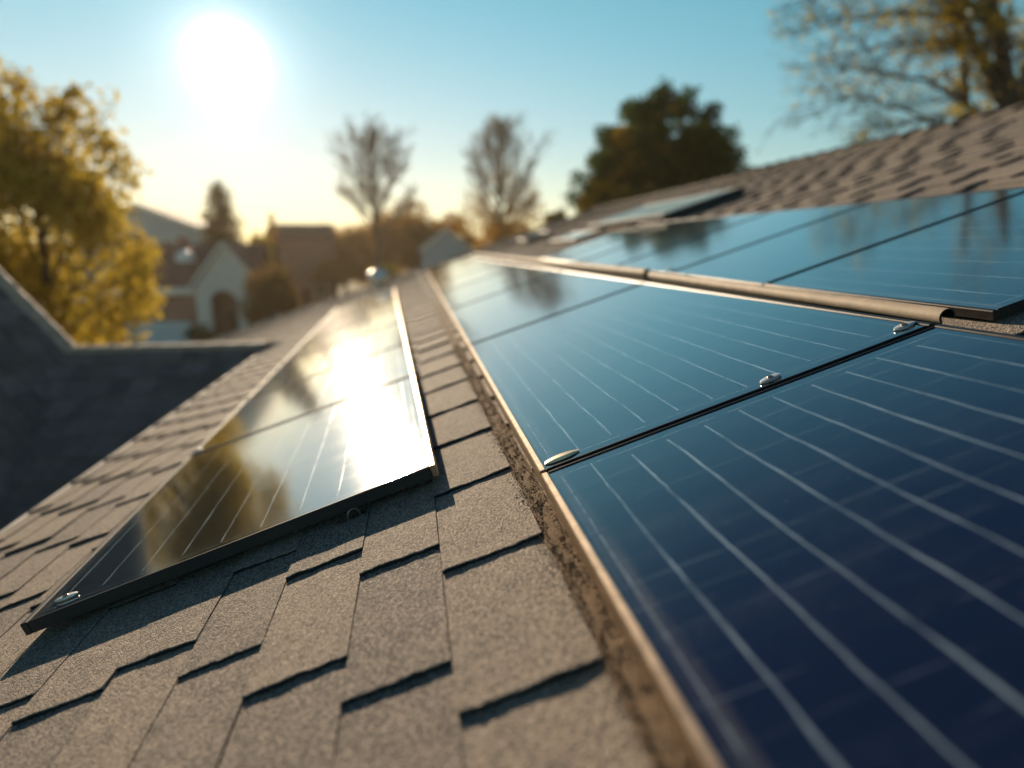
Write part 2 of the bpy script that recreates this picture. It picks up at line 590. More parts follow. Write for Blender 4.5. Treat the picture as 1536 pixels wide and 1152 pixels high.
# ------------------------------------------------------------------ the house under the camera
EAVE, RIDGE, S0, S1, SW = -1.97, 5.45, -1.6, 16.6, 7.45
house = thing('shingle_roof_house', 'house under the tan shingle roof that carries the solar panels', 'house', matrix=ROOF.copy())
HI = house.matrix_world.inverted()
b = MB()
b.box(EAVE + .01, S0 + .01, -0.16, RIDGE - 0.02, S1 - .01, -0.012)
b.box(-6.3, SW, -0.161, EAVE + .012, S1 - .011, -0.0125)
b.build('roof_deck', M['deck'], house)

rng = random.Random(7)


def tab(mb, u0, u1, s0, length, thick, nseg, rg, z0=0.0):
    """One shingle tab: butt edge towards -s, its tail slipping under the next course."""
    nu = nseg
    rows = [0.0, 0.006, 0.10, 0.5, 1.0]
    du0, du1 = rg.uniform(0.0, .0012), rg.uniform(0.0, .0012)
    skew = rg.uniform(-.008, .008)
    lift = rg.uniform(0, .002)
    ja, jb = rg.uniform(-100, 100), rg.uniform(-100, 100)
    base = len(mb.v)
    near = nseg > 4
    for ri, t in enumerate(rows):
        for i in range(nu + 1):
            f = i / nu
            uu = u0 + du0 + (u1 - u0 - du0 - du1) * f
            ss = s0 + t * length + skew * (f - .5)
            z = z0 + (thick + lift) * (1 - t) * (1.0 if ri else 0.86)
            if near:
                jag = (mnoise.noise(Vector((uu * 60, ja, 0))) * .0045 + mnoise.noise(Vector((uu * 200, jb, 3))) * .0016)
                if ri < 2:
                    ss += jag
                if ri < 3:
                    z += mnoise.noise(Vector((uu * 14, ja, t * 3))) * (.0034 if ri < 2 else .0022)
                if i in (0, nu):
                    uu += mnoise.noise(Vector((ss * 70, jb, i))) * .0015
            mb.v.append((uu, ss, z))
    bot = len(mb.v)
    for i in range(nu + 1):
        x, y, z = mb.v[base + i]
        mb.v.append((x, y + .002, z0 - 0.004))
    tail = len(mb.v)
    for x in (u0 + du0, u1 - du1):
        mb.v.append((x, s0 + length, z0 - 0.006))
    w = nu + 1
    for ri in range(len(rows) - 1):
        for i in range(nu):
            a = base + ri * w + i
            mb.f.append((a, a + 1, a + 1 + w, a + w))
            mb.mi.append(0)
    for i in range(nu):
        mb.f.append((bot + i, bot + i + 1, base + i + 1, base + i))
        mb.mi.append(1)
    last = len(rows) - 1
    mb.f.append(tuple([bot] + [base + ri * w for ri in range(last + 1)] + [tail]))
    mb.mi.append(0)
    mb.f.append(tuple([tail + 1] + [base + ri * w + nu for ri in range(last, -1, -1)] + [bot + nu]))
    mb.mi.append(0)


PITCH = 0.345
cols = []
edges = [.055, -.137, -.300, -.467, -.617, -.772, -.935]
phase = [.63, .742, .846, .975, 1.085, 1.035]
for i in range(6):
    cols.append((edges[i + 1], edges[i], phase[i]))
x = edges[-1]
ph = 1.12
while x > -6.3:
    wd = rng.uniform(.14, .19)
    if x > EAVE > x - wd - 0.06:
        wd = x - EAVE
    cols.append((x - wd, x, ph))
    ph += rng.choice((.112, .112, .18, -.07)) + rng.uniform(-.02, .02)
    x -= wd
x = .095
ph = .58
while x < RIDGE - .06:
    wd = min(rng.uniform(.14, .19), RIDGE - .05 - x)
    cols.append((x, x + wd, ph))
    ph = rng.uniform(0, PITCH)
    x += wd
b = MB()
for u0, u1, p0 in cols:
    first = S0 if u0 >= EAVE - .001 else SW
    k = math.floor((first - p0) / PITCH)
    s = p0 + k * PITCH
    while s < S1:
        ln = PITCH + .055
        jit = rng.uniform(-.012, .012) if not (-.8 < u0 < .06 and s < 2.2) else rng.uniform(-.004, .004)
        a, e = max(s + jit, first), min(s + jit + ln, S1)
        if e - a > .05:
            near = s < 3.2 and -1.6 < u0 < .08
            mid_ = s < 9 and u0 > 2.0
            if mid_:
                u0_, u1_ = u0 + rng.choice((0, .004, .03)), u1 - rng.choice((0, .004))
            else:
                u0_, u1_ = u0, u1
            tab(b, u0_, u1_, a, e - a, .0078 if near else (.016 if mid_ else .0115), 20 if near else (6 if mid_ else 3), rng)
        s += PITCH
b.build('shingles', [M['shingle'], M['core']], house)

# ridge caps, one lapping the next
b = MB()
s = S0
while s < S1:
    ln = .36
    l1 = rng.uniform(.012, .02)
    w1 = .20 + rng.uniform(-.01, .01)
    dn = math.tan(2 * TH)
    prof = []
    for t, zz in ((0, .050 + l1), (1, .026)):
        y = s + t * ln
        prof.append([(RIDGE - w1, y, zz - .005), (RIDGE - .03, y, zz + .008), (RIDGE + .02, y, zz + .006), (RIDGE + w1, y, zz - dn * w1)])
    bt = [(p[0], p[1] + .002, p[2] - .030) for p in prof[0]]
    for i in range(3):
        b.face([prof[0][i], prof[0][i + 1], prof[1][i + 1], prof[1][i]])
        b.face([bt[i], bt[i + 1], prof[0][i + 1], prof[0][i]], 1)
    b.face([(prof[0][0][0], prof[0][0][1], -.006), prof[0][0], prof[1][0], (prof[1][0][0], prof[1][0][1], -.006)])
    s += .30
b.build('ridge_cap', [M['shingle'], M['core']], house)
# far rake board, eave fascia, back slope, walls
b = MB()
b.box(-6.3, S1, -.20, RIDGE - .02, S1 + .03, .018)
b.build('rake_board', M['trim'], house)
b = MB()
b.box(EAVE - .03, S0, -.20, EAVE, SW - .02, .004)
b.build('fascia', M['trim'], house)
apex = ROOF @ Vector((RIDGE, 0, 0))
bs = MB()
for (s0_, s1_, dx) in ((S0, S1, 6.5),):
    A = Vector((apex.x, s0_, apex.z)); B_ = Vector((apex.x, s1_, apex.z))
    C_ = Vector((apex.x + dx, s1_, apex.z - dx * math.tan(TH))); D_ = Vector((apex.x + dx, s0_, apex.z - dx * math.tan(TH)))
    dz = Vector((0, 0, -.16))
    pts = [HI @ p for p in (A, B_, C_, D_)]
    pb = [HI @ (p + dz) for p in (A, B_, C_, D_)]
    bs.face(pts); bs.face(pb[::-1])
    for i in range(4):
        j = (i + 1) % 4
        bs.face([pb[i], pb[j], pts[j], pts[i]])
bs.build('back_slope', M['shingle'], house)
bw = MB()
lo = ROOF @ Vector((EAVE + .35, 0, -.17))
for q in (1,):
    x0, x1 = lo.x, apex.x + 6.1
    zl, zr = lo.z, apex.z - 6.1 * math.tan(TH) - .17
    for y in (S0 + .3, S1 - .3):
        pts = [(x0, y, 0), (x1, y, 0), (x1, y, zr), (apex.x, y, apex.z - .18), (x0, y, zl)]
        bw.face([HI @ Vector(p) for p in pts])
    for xx, zz in ((x0, zl), (x1, zr)):
        bw.face([HI @ Vector(p) for p in ((xx, S0 + .3, 0), (xx, S1 - .3, 0), (xx, S1 - .3, zz), (xx, S0 + .3, zz))])
    lo2 = ROOF @ Vector((-6.0, 0, -.17))
    for y in (SW + .3, S1 - .31):
        bw.face([HI @ Vector(p) for p in ((lo2.x, y, 0), (x0, y, 0), (x0, y, zl), (lo2.x, y, lo2.z))])
    bw.face([HI @ Vector(p) for p in ((lo2.x, SW + .3, 0), (lo2.x, S1 - .31, 0), (lo2.x, S1 - .31, lo2.z), (lo2.x, SW + .3, lo2.z))])
bw.build('wall', M['cream'], house)

# brown grit along the foot of the lower right array
b = MB()
n = 220
vv = []
for i in range(n + 1):
    s = -.3 + 6.3 * i / n
    for uu, zz in ((.046, .0), (.058, .004), (.072, .007), (.088, .006), (.105, .002)):
        vv.append((uu + .002 * mnoise.noise(Vector((s * 40, uu * 90, 0))), s, zz + .003 * mnoise.noise(Vector((s * 60, uu * 200, 5)))))
ff = []
for i in range(n):
    for j in range(4):
        a = i * 5 + j
        ff.append((a, a + 1, a + 6, a + 5))
b.add(vv, ff)
for i in range(9000):
    s = .2 + 3.0 * rng.random() ** 1.4
    uu = min(.106, max(.036, rng.gauss(.073, .015)))
    rr = rng.uniform(.0006, .0017)
    c = Vector((uu, s, .006 + rr * .4))
    ps = [c + Vector(d) * rr * rng.uniform(.7, 1.3) for d in ((1, 0, 0), (0, 1, 0), (-1, 0, 0), (0, -1, 0), (0, 0, 1), (0, 0, -1))]
    b.add(ps, [(0, 1, 4), (1, 2, 4), (2, 3, 4), (3, 0, 4), (1, 0, 5), (2, 1, 5), (3, 2, 5), (0, 3, 5)])
grit = b.build('grit', M['grit'])
grit.matrix_world = ROOF.copy()
tag(grit, 'brown grit and debris along the foot of the right hand panels', 'grit', kind='stuff')

# ------------------------------------------------------------------ solar panels
ORD = ['first', 'second', 'third', 'fourth', 'fifth', 'sixth', 'seventh', 'eighth', 'ninth']


def panel(label, group, mtx, w, l, t, glass, frame, lip=.016, legs=None, bright=(1, 1), dark='frame_black'):
    r_ = thing('solar_panel', label, 'solar panel', matrix=mtx, group=group)
    f = MB()
    bv = .0022
    f.box(0, 0, -t, lip, l, 0, bev=bv)
    f.box(w - lip, 0, -t, w, l, 0, bev=bv)
    ce = .007
    f.box(lip, .0003, -t, w - lip, ce, -.0002, bev=bv)
    f.box(lip, l - ce, -t, w - lip, l - .0003, -.0002, bev=bv)
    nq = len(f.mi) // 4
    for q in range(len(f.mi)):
        f.mi[q] = 1 if q >= 2 * nq or not bright[q // nq] else 0  # rails where the sun glints get the glint colour, the rest dark
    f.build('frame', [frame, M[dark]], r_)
    gl = MB()
    gl.box(lip - .002, ce - .002, -.0095, w - lip + .002, l - ce + .002, -.0028)
    gl.build('glass', glass, r_)
    k = MB()
    k.box(lip - .004, lip - .004, -.014, w - lip + .004, l - lip + .004, -.0105)
    k.build('backsheet', M['back'], r_)
    if legs:
        for (xa, ya) in legs:
            m = MB()
            m.box(xa - .02, ya - .025, -legs_h, xa + .02, ya + .025, -t + .001, bev=.002)
            m.build('mounting_foot', M['frame_black'], r_)
    return r_


# left array, slightly askew, its near end lifted
legs_h = .055
LROT = .033
lb = [1.395, 2.59, 3.62, 4.90, 6.15, 7.4, 8.65, 10.2]
g_left = 'panels of the left row'
LM = lambda s, h=.055: roofm(-.113 - LROT * 0 + math.sin(-LROT) * 0, 1.395, h, LROT) @ Matrix.Translation((-.985, s - 1.395, 0))
ll = ['lowest panel of the left row, raised near edge, sun glaring off its right corner',
      'panel of the left row just above the glaring lowest one', 'third panel up the left row',
      'fourth panel up the left row', 'fifth panel up the left row', 'sixth panel up the left row', 'topmost panel of the left row, farthest from the camera']
for i in range(7):
    L = lb[i + 1] - lb[i] - .016
    gm = mat_glass(f'solar_glass_left', .062, .0960, 10, .985, L)
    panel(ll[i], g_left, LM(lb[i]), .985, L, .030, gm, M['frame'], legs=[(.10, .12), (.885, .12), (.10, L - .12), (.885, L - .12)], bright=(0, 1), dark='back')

# lower right array
RROT = -.012
rb = [-.535, 1.095, 2.725, 4.36, 5.99, 7.62, 9.25, 10.88, 12.51]
rl = ['big near panel filling the right foreground, long silver lines on dark blue',
      'panel just past the black gap beyond the big foreground panel', 'third panel along the right lower row, dark tree reflection on it',
      'fourth panel along the right lower row', 'fifth panel along the right lower row', 'sixth panel along the right lower row',
      'seventh panel along the right lower row', 'last panel of the right lower row near the far roof edge']
for i in range(8):
    L = rb[i + 1] - rb[i] - .011
    gm = mat_glass('solar_glass_right', .095, .0762, 10, .885, L)
    m = roofm(.096, 1.095, .07, RROT) @ Matrix.Translation((0, rb[i] - 1.095, 0))
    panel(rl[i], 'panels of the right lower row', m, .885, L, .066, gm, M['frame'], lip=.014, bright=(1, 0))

# upper right array, lying crosswise
UROT = -.032
ub = [1.10, 2.02, 2.91, 3.83, 4.78, 5.70, 6.42]
ul = ['near panel of the upper row, its front corner over the bare shingles', 'second panel of the upper row from the near end',
      'third panel of the upper row from the near end', 'fourth panel of the upper row from the near end',
      'fifth panel of the upper row from the near end', 'far end panel of the upper row, before the skylights']
for i in range(6):
    L = ub[i + 1] - ub[i] - .012
    gm = mat_glass('solar_glass_upper', .10, .105, 10, 1.14, L)
    m = roofm(1.135, 1.10, .04, UROT) @ Matrix.Translation((0, ub[i] - 1.10, 0))
    panel(ul[i], 'panels of the upper row', m, 1.14, L, .022, gm, M['frame_black'], lip=.012)


# ------------------------------------------------------------------ pipes, clamps, bracket
def pipe(label, u0, s0, u1, s1, rr, h):
    base = roofm(u0, s0, h, -math.atan2(u1 - u0, s1 - s0))
    ln = math.hypot(u1 - u0, s1 - s0)
    r_ = thing('pipe_cover', label, 'pipe cover', matrix=base, group='pipe covers between the panel rows')
    m = MB()
    na, seg = 18, 30
    rings = []
    for k, rad_ in ((0, rr), (1, rr * .84)):
        st = len(m.v)
        rings.append(st)
        for i in range(seg + 1):
            y = ln * i / seg
            wig = .0006 * mnoise.noise(Vector((y * 4, k, s0)))
            for j in range(na + 1):
                t = math.radians(-28 + 236 * j / na)
                m.v.append((rad_ * math.cos(t) * 1.12 + wig, y, rad_ * math.sin(t) + wig))
        for i in range(seg):
            for j in range(na):
                q = (st + i * (na + 1) + j, st + i * (na + 1) + j + 1, st + (i + 1) * (na + 1) + j + 1, st + (i + 1) * (na + 1) + j)
                m.f.append(q if k else q[::-1])
                m.mi.append(k)
    a, c = rings
    for end in (0, seg):
        for j in range(na):
            e = end * (na + 1) + j
            m.f.append((a + e, a + e + 1, c + e + 1, c + e))
            m.mi.append(1)
    for j in (0, na):
        for i in range(seg):
            e, e2 = i * (na + 1) + j, (i + 1) * (na + 1) + j
            m.f.append((a + e, a + e2, c + e2, c + e))
            m.mi.append(0)
    m.build('cover', [M['rubber'], M['back']], r_, smooth=50)
    m = MB()
    m.box(-rr * .7, .03, -h + .002, rr * .7, ln - .01, -rr * .45)
    m.build('base_strip', M['deck'], r_)
    return r_


pipe('near half round pipe cover with open dark end, beside the black gap in the panels', 1.026, 1.10, 1.095, 2.86, .0175, .066)
pipe('far pipe cover running on past the joint to the roof edge', 1.118, 2.97, 1.275, 12.7, .019, .066)


def clamp(label, u, s, h, rot=0.0, sc_=1.0):
    r_ = thing('panel_clamp', label, 'clamp', matrix=roofm(u, s, h, rot) @ Matrix.Scale(sc_, 4), group='steel panel clamps')
    m = MB()
    prof = []
    for i in range(20):
        t = 2 * math.pi * i / 20
        prof.append((.022 * math.cos(t) * (1 + .2 * abs(math.cos(t))), .0125 * math.sin(t)))
    for z0, z1, k in ((-.001, .0016, 1.0), (.0016, .0028, .86)):
        vs = [(x * 1, y * 1, z0) for x, y in prof] + [(x * k, y * k, z1) for x, y in prof]
        if k == .86:
            vs = [(x, y, z0) for x, y in prof] + [(x * k, y * k, z1) for x, y in prof]
        fs = [(i, (i + 1) % 20, 20 + (i + 1) % 20, 20 + i) for i in range(20)]
        if k == .86:
            fs.append(tuple(range(20, 40)))
        m.add(vs, fs)
    m.build('clamp_plate', M['steel'], r_, smooth=40)
    m = MB()
    m.lathe([(.0, .0028), (.0066, .0028), (.0064, .0046), (.0054, .0054), (.0032, .0054), (.0028, .0034), (0, .0033)], 12)
    m.build('bolt', M['dark_steel'], r_, smooth=35)
    return r_


clamp('oval steel clamp midway along the black gap on the right', .620, 1.118, .0705, .2)
clamp('steel clamp at the far right end of the black gap by the pipe', .945, 1.125, .0705, .1)
clamp('steel clamp behind the pipe joint at the upper row edge', 1.165, 2.78, .075)
clamp('tiny glinting clamp near the far end of the pipe cover', 1.27, 10.8, .10, 0, 1.6)
clamp('glinting clamp halfway along the far pipe cover', 1.20, 7.5, .10, 0, 1.5)
clamp('steel clamp at the lower left corner of the lowest left panel', -1.025, 1.425, .0565)
clamp('steel clamp on the left edge between two left row panels', -1.118, 2.60, .0565)

# low folded clip at the corner of the second right panel
r_ = thing('corner_clip', 'long bent metal clip at the near left corner of the panel past the gap', 'clip', matrix=roofm(.152, 1.128, .0700, .05))
m = MB()
vs, fs = [], []
for i in range(15):
    t = i / 14
    xx = -.038 + .076 * t
    hh = .0042 * math.sin(math.pi * min(1, t * 1.05)) ** .6
    ww = .006 + .006 * math.sin(math.pi * t)
    vs += [(xx, -ww, -.002), (xx, -ww * .8, hh), (xx, ww * .5, hh * .9), (xx, ww, -.002)]
for i in range(14):
    a = i * 4
    for j in range(3):
        fs.append((a + j, a + j + 1, a + j + 5, a + j + 4))
m.add(vs, fs)
m.build('clip_plate', M['frame'], r_, smooth=60)

# ring bracket under the near edge of the left panel
r_ = thing('ring_bracket', 'small steel ring bracket under the near edge of the lowest left panel', 'bracket', matrix=roofm(-.335, 1.384, .002, .3))
m = MB()
pts = []
for i in range(17):
    t = math.pi * i / 16
    pts.append((.014 * math.cos(t), 0, .010 + .014 * math.sin(t)))
m.tube([(.014, 0, 0)] + pts + [(-.014, 0, 0)], [.0035] * 19, 8)
m.build('ring', M['dark_steel'], r_, smooth=60)
m = MB()
m.box(-.035, -.010, 0, .030, .012, .003, bev=.001)
m.box(-.046, -.006, .002, -.034, .006, .009, bev=.001)
m.build('bracket_plate', M['dark_steel'], r_)


# ------------------------------------------------------------------ skylights up the roof
def skylight(label, mtx, w, l, h, pane='skyglass'):
    r_ = thing('skylight', label, 'skylight', matrix=mtx, group='skylights up the roof')
    m = MB()
    m.box(.02, .02, -.02, w - .02, l - .02, h - .03)
    m.build('curb', M['back'], r_)
    m = MB()
    e = .05
    m.box(0, 0, h - .04, e, l, h, bev=.006)
    m.box(w - e, 0, h - .04, w, l, h, bev=.006)
    m.box(e, .001, h - .04, w - e, e, h - .001, bev=.006)
    m.box(e, l - e, h - .04, w - e, l - .001, h - .001, bev=.006)
    m.build('sash', M['back'], r_)
    m = MB()
    m.box(e - .01, e - .01, h - .03, w - e + .01, l - e + .01, h - .008)
    m.build('pane', M[pane], r_)
    if h > .1:
        m = MB()
        m.box(-.05, -.05, .004, -.005, l + .1, .019)
        m.build('flashing', M['rubber'], r_)
    return r_


mm, nt, out = newmat('skylight_glass')
NG(nt).pbsdf(out, (0.03, 0.05, 0.06), 0.12, 0, 0.6)
M['skyglass'] = mm
M['sky_sheen_pane'] = simple('pane_sky_sheen', (0.50, 0.66, 0.66), 0.2)  # pale cyan sky reflection painted into the pane colour
skylight('large raised skylight near the ridge with its dark side casting a shadow', roofm(2.47, 5.75), .90, 2.6, .105, 'sky_sheen_pane')
skylight('small flat skylight beside the far end of the upper row', roofm(2.02, 7.45), .40, 1.4, .045, 'sky_sheen_pane')
skylight('dark narrow skylight near the far rake edge', roofm(2.0, 10.6, 0, -.1), .5, 1.7, .09)

# glowing white vent dome at the far roof edge
p = at(567, 426, 14.0)
r_ = thing('roof_vent', 'round white vent cap shining at the far edge of the roof', 'vent', loc=p)
m = MB()
m.lathe([(.10, -.9), (.10, .05)], 20)
m.build('stack', M['steel'], r_, smooth=60)
m = MB()
m.lathe([(.12, .03), (.21, .07), (.235, .14), (.22, .22), (.16, .29), (.07, .325), (0, .33)], 24)
m.build('cap', M['dull_steel'], r_, smooth=180)


# ------------------------------------------------------------------ lower shaded wing and its hip, left of the camera
wr = at(400, 517, SW)
wz = wr.z
wing = thing('shaded_wing_house', 'dark shaded roof wing below the left eave with sunlit ridge caps', 'house', loc=(-4, SW, 0))
WL = Vector((-4, SW, 0))
pitch_w = rad(27)
runw = 5.2
B0 = at(105, 517, SW) - Vector((0, 0, .0))
B0.z = wz
xr = -1.55


def wingpt(x, d):   # d metres forward of the ridge, down the front slope
    return Vector((x, SW - d, wz - d * math.tan(pitch_w)))


def slopefaces(mb, o, du, dv, nu, nv, wdt, ht, clip=None, thick=.022, seed=3):
    """Courses of shingles on a plane: o origin at the eave, du along it, dv up it (unit vectors)."""
    rg = random.Random(seed)
    nrm = du.cross(dv).normalized()
    for j in range(nv):
        shift = rg.uniform(0, wdt)
        for i in range(-1, nu):
            a0 = i * wdt + shift
            a1 = a0 + wdt * rg.uniform(.97, .99)
            q0, q1 = j * ht, (j + 1) * ht + .04
            cc = o + du * (a0 + a1) / 2 + dv * (q0 + ht / 2)
            if clip and not clip(cc):
                continue
            tk = thick * rg.uniform(.8, 1.3)
            p = [o + du * a0 + dv * q0 + nrm * tk, o + du * a1 + dv * q0 + nrm * tk, o + du * a1 + dv * q1 + nrm * .001, o + du * a0 + dv * q1 + nrm * .001]
            bt_ = [o + du * a0 + dv * q0 - nrm * .004, o + du * a1 + dv * q0 - nrm * .004]
            mb.face(p)
            mb.face([bt_[0], bt_[1], p[1], p[0]])
            mb.face([bt_[0], p[0], p[3]])
            mb.face([bt_[1], p[2], p[1]])


# plane of the hip face: through the ridge end, a valley point and a high point on the left
vray = at(0, 745, 1.0) - CAMP
# valley point: where that ray meets the wing's front slope
tn = math.tan(pitch_w)
tt = (CAMZ - wz + SW * tn) / (vray.y * tn - vray.z)
V1 = CAMP + vray * tt
A1 = at(0, 418, SW + .25)
hipn = (V1 - B0).cross(A1 - B0).normalized()
if hipn.z < 0:
    hipn = -hipn
front_dv = Vector((0, math.cos(pitch_w), math.sin(pitch_w)))
b = MB()
o_ = wingpt(-9.2, runw)
vdir = (V1 - B0)


def right_of_valley(c):
    t = (SW - c.y) / (SW - V1.y)
    xv = B0.x + (V1.x - B0.x) * t
    return c.x > xv - .12 and c.x < xr + .25


slopefaces(b, o_ - WL, Vector((1, 0, 0)), front_dv, 40, 20, .22, runw / math.cos(pitch_w) / 20, lambda c: right_of_valley(c + WL), seed=5)
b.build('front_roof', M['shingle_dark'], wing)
# under-sheet and back slope
b = MB()
q = [wingpt(B0.x, 0), wingpt(xr, 0), wingpt(xr, runw), wingpt(-10, runw)]
tv = runw / (SW - V1.y)
q[3] = wingpt(B0.x + (V1.x - B0.x) * tv, runw)
b.face([p - WL - Vector((0, 0, .012)) for p in q][::-1])
bk = [Vector((-9, SW, wz)), Vector((xr - .9, SW, wz)), Vector((xr - .9, SW + 3.2, wz - 3.2 * tn)), Vector((-9, SW + 3.2, wz - 3.2 * tn))]
b.face([p - WL - Vector((0, 0, .014)) for p in bk])
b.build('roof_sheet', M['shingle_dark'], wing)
# hip face
b = MB()
hu = (A1 - B0).normalized()            # up the lit edge, to the left
hv = hipn.cross(hu).normalized()
if hv.z > 0:
    hv = -hv                           # down the face
E1 = B0 + hu * 5.5
V2 = B0 + vdir.normalized() * 5.6
b.face([p - WL - hipn * .012 for p in (B0, V2, V2 + hu * 5.5, E1)])
o2 = B0 + hv * 5.0 - hu * 3.0


def in_hip(c):
    t = (SW - c.y) / (SW - V1.y)
    xv = B0.x + (V1.x - B0.x) * t
    return c.x < xv + .08


du_, dv_ = (-hu, -hv)
if du_.cross(dv_).dot(hipn) < 0:
    du_ = hu
    o2 = B0 + hv * 5.0 - hu * 3.0
else:
    o2 = B0 + hv * 5.0 + hu * 5.5
slopefaces(b, o2 - WL, du_, dv_, 40, 20, .22, .25, lambda c: in_hip(c + WL), seed=9)
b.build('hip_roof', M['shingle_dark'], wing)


def caps(name, p0, p1, sag=.0, wd=.12, step=.24):
    d = (p1 - p0)
    ln = d.length
    d.normalize()
    side = Vector((0, 0, 1)).cross(d).normalized()
    upv = d.cross(side)
    mb = MB()
    s = 0.0
    rg = random.Random(4)
    while s < ln:
        t1 = rg.uniform(.0, .006)
        a, c = p0 + d * s, p0 + d * (s + step + .04)
        prof = ((-wd - .02, -.045), (-wd, -.015), (-wd * .6, .012), (0, .022), (wd * .6, .012), (wd, -.015), (wd + .02, -.045))
        for (q0, h0), (q1, h1) in zip(prof, prof[1:]):
            mb.face([a - WL + side * q0 + upv * (h0 + .012 + t1), a - WL + side * q1 + upv * (h1 + .012 + t1), c - WL + side * q1 + upv * h1, c - WL + side * q0 + upv * h0])
            mb.face([a - WL + side * q0 + upv * (h0 - .012), a - WL + side * q1 + upv * (h1 - .012), a - WL + side * q1 + upv * (h1 + .012 + t1), a - WL + side * q0 + upv * (h0 + .012 + t1)])
        s += step
    return mb.build(name, M['sunlit_ridge'], wing)


caps('sunlit_ridge_caps', wingpt(xr - .12, -.02), wingpt(B0.x - .05, -.02))  # cap colour carries the sunlight along the ridge
caps('sunlit_ridge_caps', B0, E1)
b = MB()
for pa, pb in ((wingpt(xr + .2, runw - .4), wingpt(-8.5, runw - .4)),):
    b.face([Vector((pa.x, pa.y, 0)) - WL, Vector((pb.x, pb.y, 0)) - WL, pb - WL - Vector((0, 0, .1)), pa - WL - Vector((0, 0, .1))])
b.build('wall', M['greywall'], wing)
b = MB()
b.face([Vector((-9, SW + 2.9, 0)) - WL, Vector((-2.6, SW + 2.9, 0)) - WL, Vector((-2.6, SW + 2.9, wz - 2.9 * tn - .1)) - WL, Vector((-9, SW + 2.9, wz - 2.9 * tn - .1)) - WL])
b.build('wall', M['greywall'], wing)



# ------------------------------------------------------------------ trees
def grow(seed, height, trunk_r, spread=.5, levels=4, kids=(5, 5, 5, 4), fork=.3, up=.35, lenf=(.62, .6, .55, .5), bend=.18):
    """Recursive limbs: returns list of (points, radii, level)."""
    rg = random.Random(seed)
    out = []

    def limb(p, d, ln, r0, lev):
        n = 6 if lev == 0 else (5 if lev == 1 else 3)
        pts, rds = [p.copy()], [r0]
        q = p.copy()
        dd = d.copy()
        for i in range(n):
            dd = (dd + Vector((rg.uniform(-1, 1), rg.uniform(-1, 1), rg.uniform(-.6, .9) * 1.0)) * bend * (.35 if lev == 0 else 1) + Vector((0, 0, up * .12 * lev))).normalized()
            q = q + dd * ln / n
            pts.append(q.copy())
            rds.append(r0 * (1 - .72 * (i + 1) / n))
        out.append((pts, rds, lev))
        if lev + 1 >= levels:
            return
        k = kids[min(lev, len(kids) - 1)]
        for i in range(k):
            t = fork + (1 - fork) * (i + rg.random() * .8) / k
            ii = min(n - 1, int(t * n))
            f = t * n - ii
            bp = pts[ii].lerp(pts[ii + 1], f)
            br = rds[ii] * (1 - f) + rds[ii + 1] * f
            az = i * 2.4 + rg.uniform(-.5, .5)
            ax = (pts[ii + 1] - pts[ii]).normalized()
            a = ax.orthogonal().normalized()
            c = ax.cross(a)
            sd = a * math.cos(az) + c * math.sin(az)
            ndir = (ax * (1 - spread * rg.uniform(.75, 1.2)) + sd * spread * 1.2 + Vector((0, 0, up * .4))).normalized()
            limb(bp, ndir, ln * lenf[min(lev, 3)] * rg.uniform(.75, 1.15) * (1.1 - .35 * t), br * .62, lev + 1)

    limb(Vector((0, 0, 0)), Vector((rg.uniform(-.05, .05), rg.uniform(-.05, .05), 1)), height, trunk_r, 0)
    return out


def skel_mesh(limbs, sides=(9, 6, 4, 3, 3)):
    b = MB()
    for pts, rds, lev in limbs:
        b.tube(pts, rds, sides[min(lev, 4)], cap=False)
    return b


def leaves(points, size, seed, flat=.0, droop=0.0):
    """One quad (bent in two) per point."""
    rs = np.random.RandomState(seed)
    P = np.asarray(points, float)
    n = len(P)
    a = rs.normal(size=(n, 3))
    a /= np.linalg.norm(a, axis=1)[:, None]
    c = rs.normal(size=(n, 3))
    c = np.cross(a, c)
    c /= np.linalg.norm(c, axis=1)[:, None]
    s = size * rs.uniform(.6, 1.35, (n, 1))
    v = np.stack([P - a * s, P + c * s * .55, P + a * s, P - c * s * .55], 1).reshape(-1, 3)
    return v


def leaf_obj(name, v, mat, parent):
    n = len(v) // 4
    me = bpy.data.meshes.new(name)
    me.vertices.add(n * 4)
    me.vertices.foreach_set('co', v.astype(np.float32).ravel())
    me.loops.add(n * 4)
    me.loops.foreach_set('vertex_index', np.arange(n * 4, dtype=np.int32))
    me.polygons.add(n)
    me.polygons.foreach_set('loop_start', np.arange(0, n * 4, 4, dtype=np.int32))
    me.update(calc_edges=True)
    me.materials.append(mat)
    o = bpy.data.objects.new(name, me)
    COL.objects.link(o)
    o.parent = parent
    return o


def tip_points(limbs, minlev, per, spreadm, seed):
    rs = np.random.RandomState(seed)
    out = []
    for pts, rds, lev in limbs:
        if lev < minlev:
            continue
        for i in range(len(pts) - 1):
            a, c = np.array(pts[i]), np.array(pts[i + 1])
            k = rs.poisson(per)
            if k:
                t = rs.rand(k, 1)
                out.append(a + (c - a) * t + rs.normal(size=(k, 3)) * spreadm)
    return np.concatenate(out)


def blobs(centers, n, seed, hollow=.55):
    """Points through a set of ellipsoid clumps, denser near their surfaces, with ragged edges."""
    rs = np.random.RandomState(seed)
    vol = np.array([c[3] * c[4] * c[5] for c in centers]) ** .75
    pick = rs.choice(len(centers), n, p=vol / vol.sum())
    d = rs.normal(size=(n, 3))
    d /= np.linalg.norm(d, axis=1)[:, None]
    rr = hollow + (1 - hollow) * rs.rand(n, 1) ** .6 + rs.normal(size=(n, 1)) * .07
    C = np.array(centers)
    return C[pick, :3] + d * rr * C[pick, 3:6]


def tree_thing(name, label, cat, base, group=None):
    return thing(name, label, cat, loc=base, group=group)


GT = 'trees around the houses'


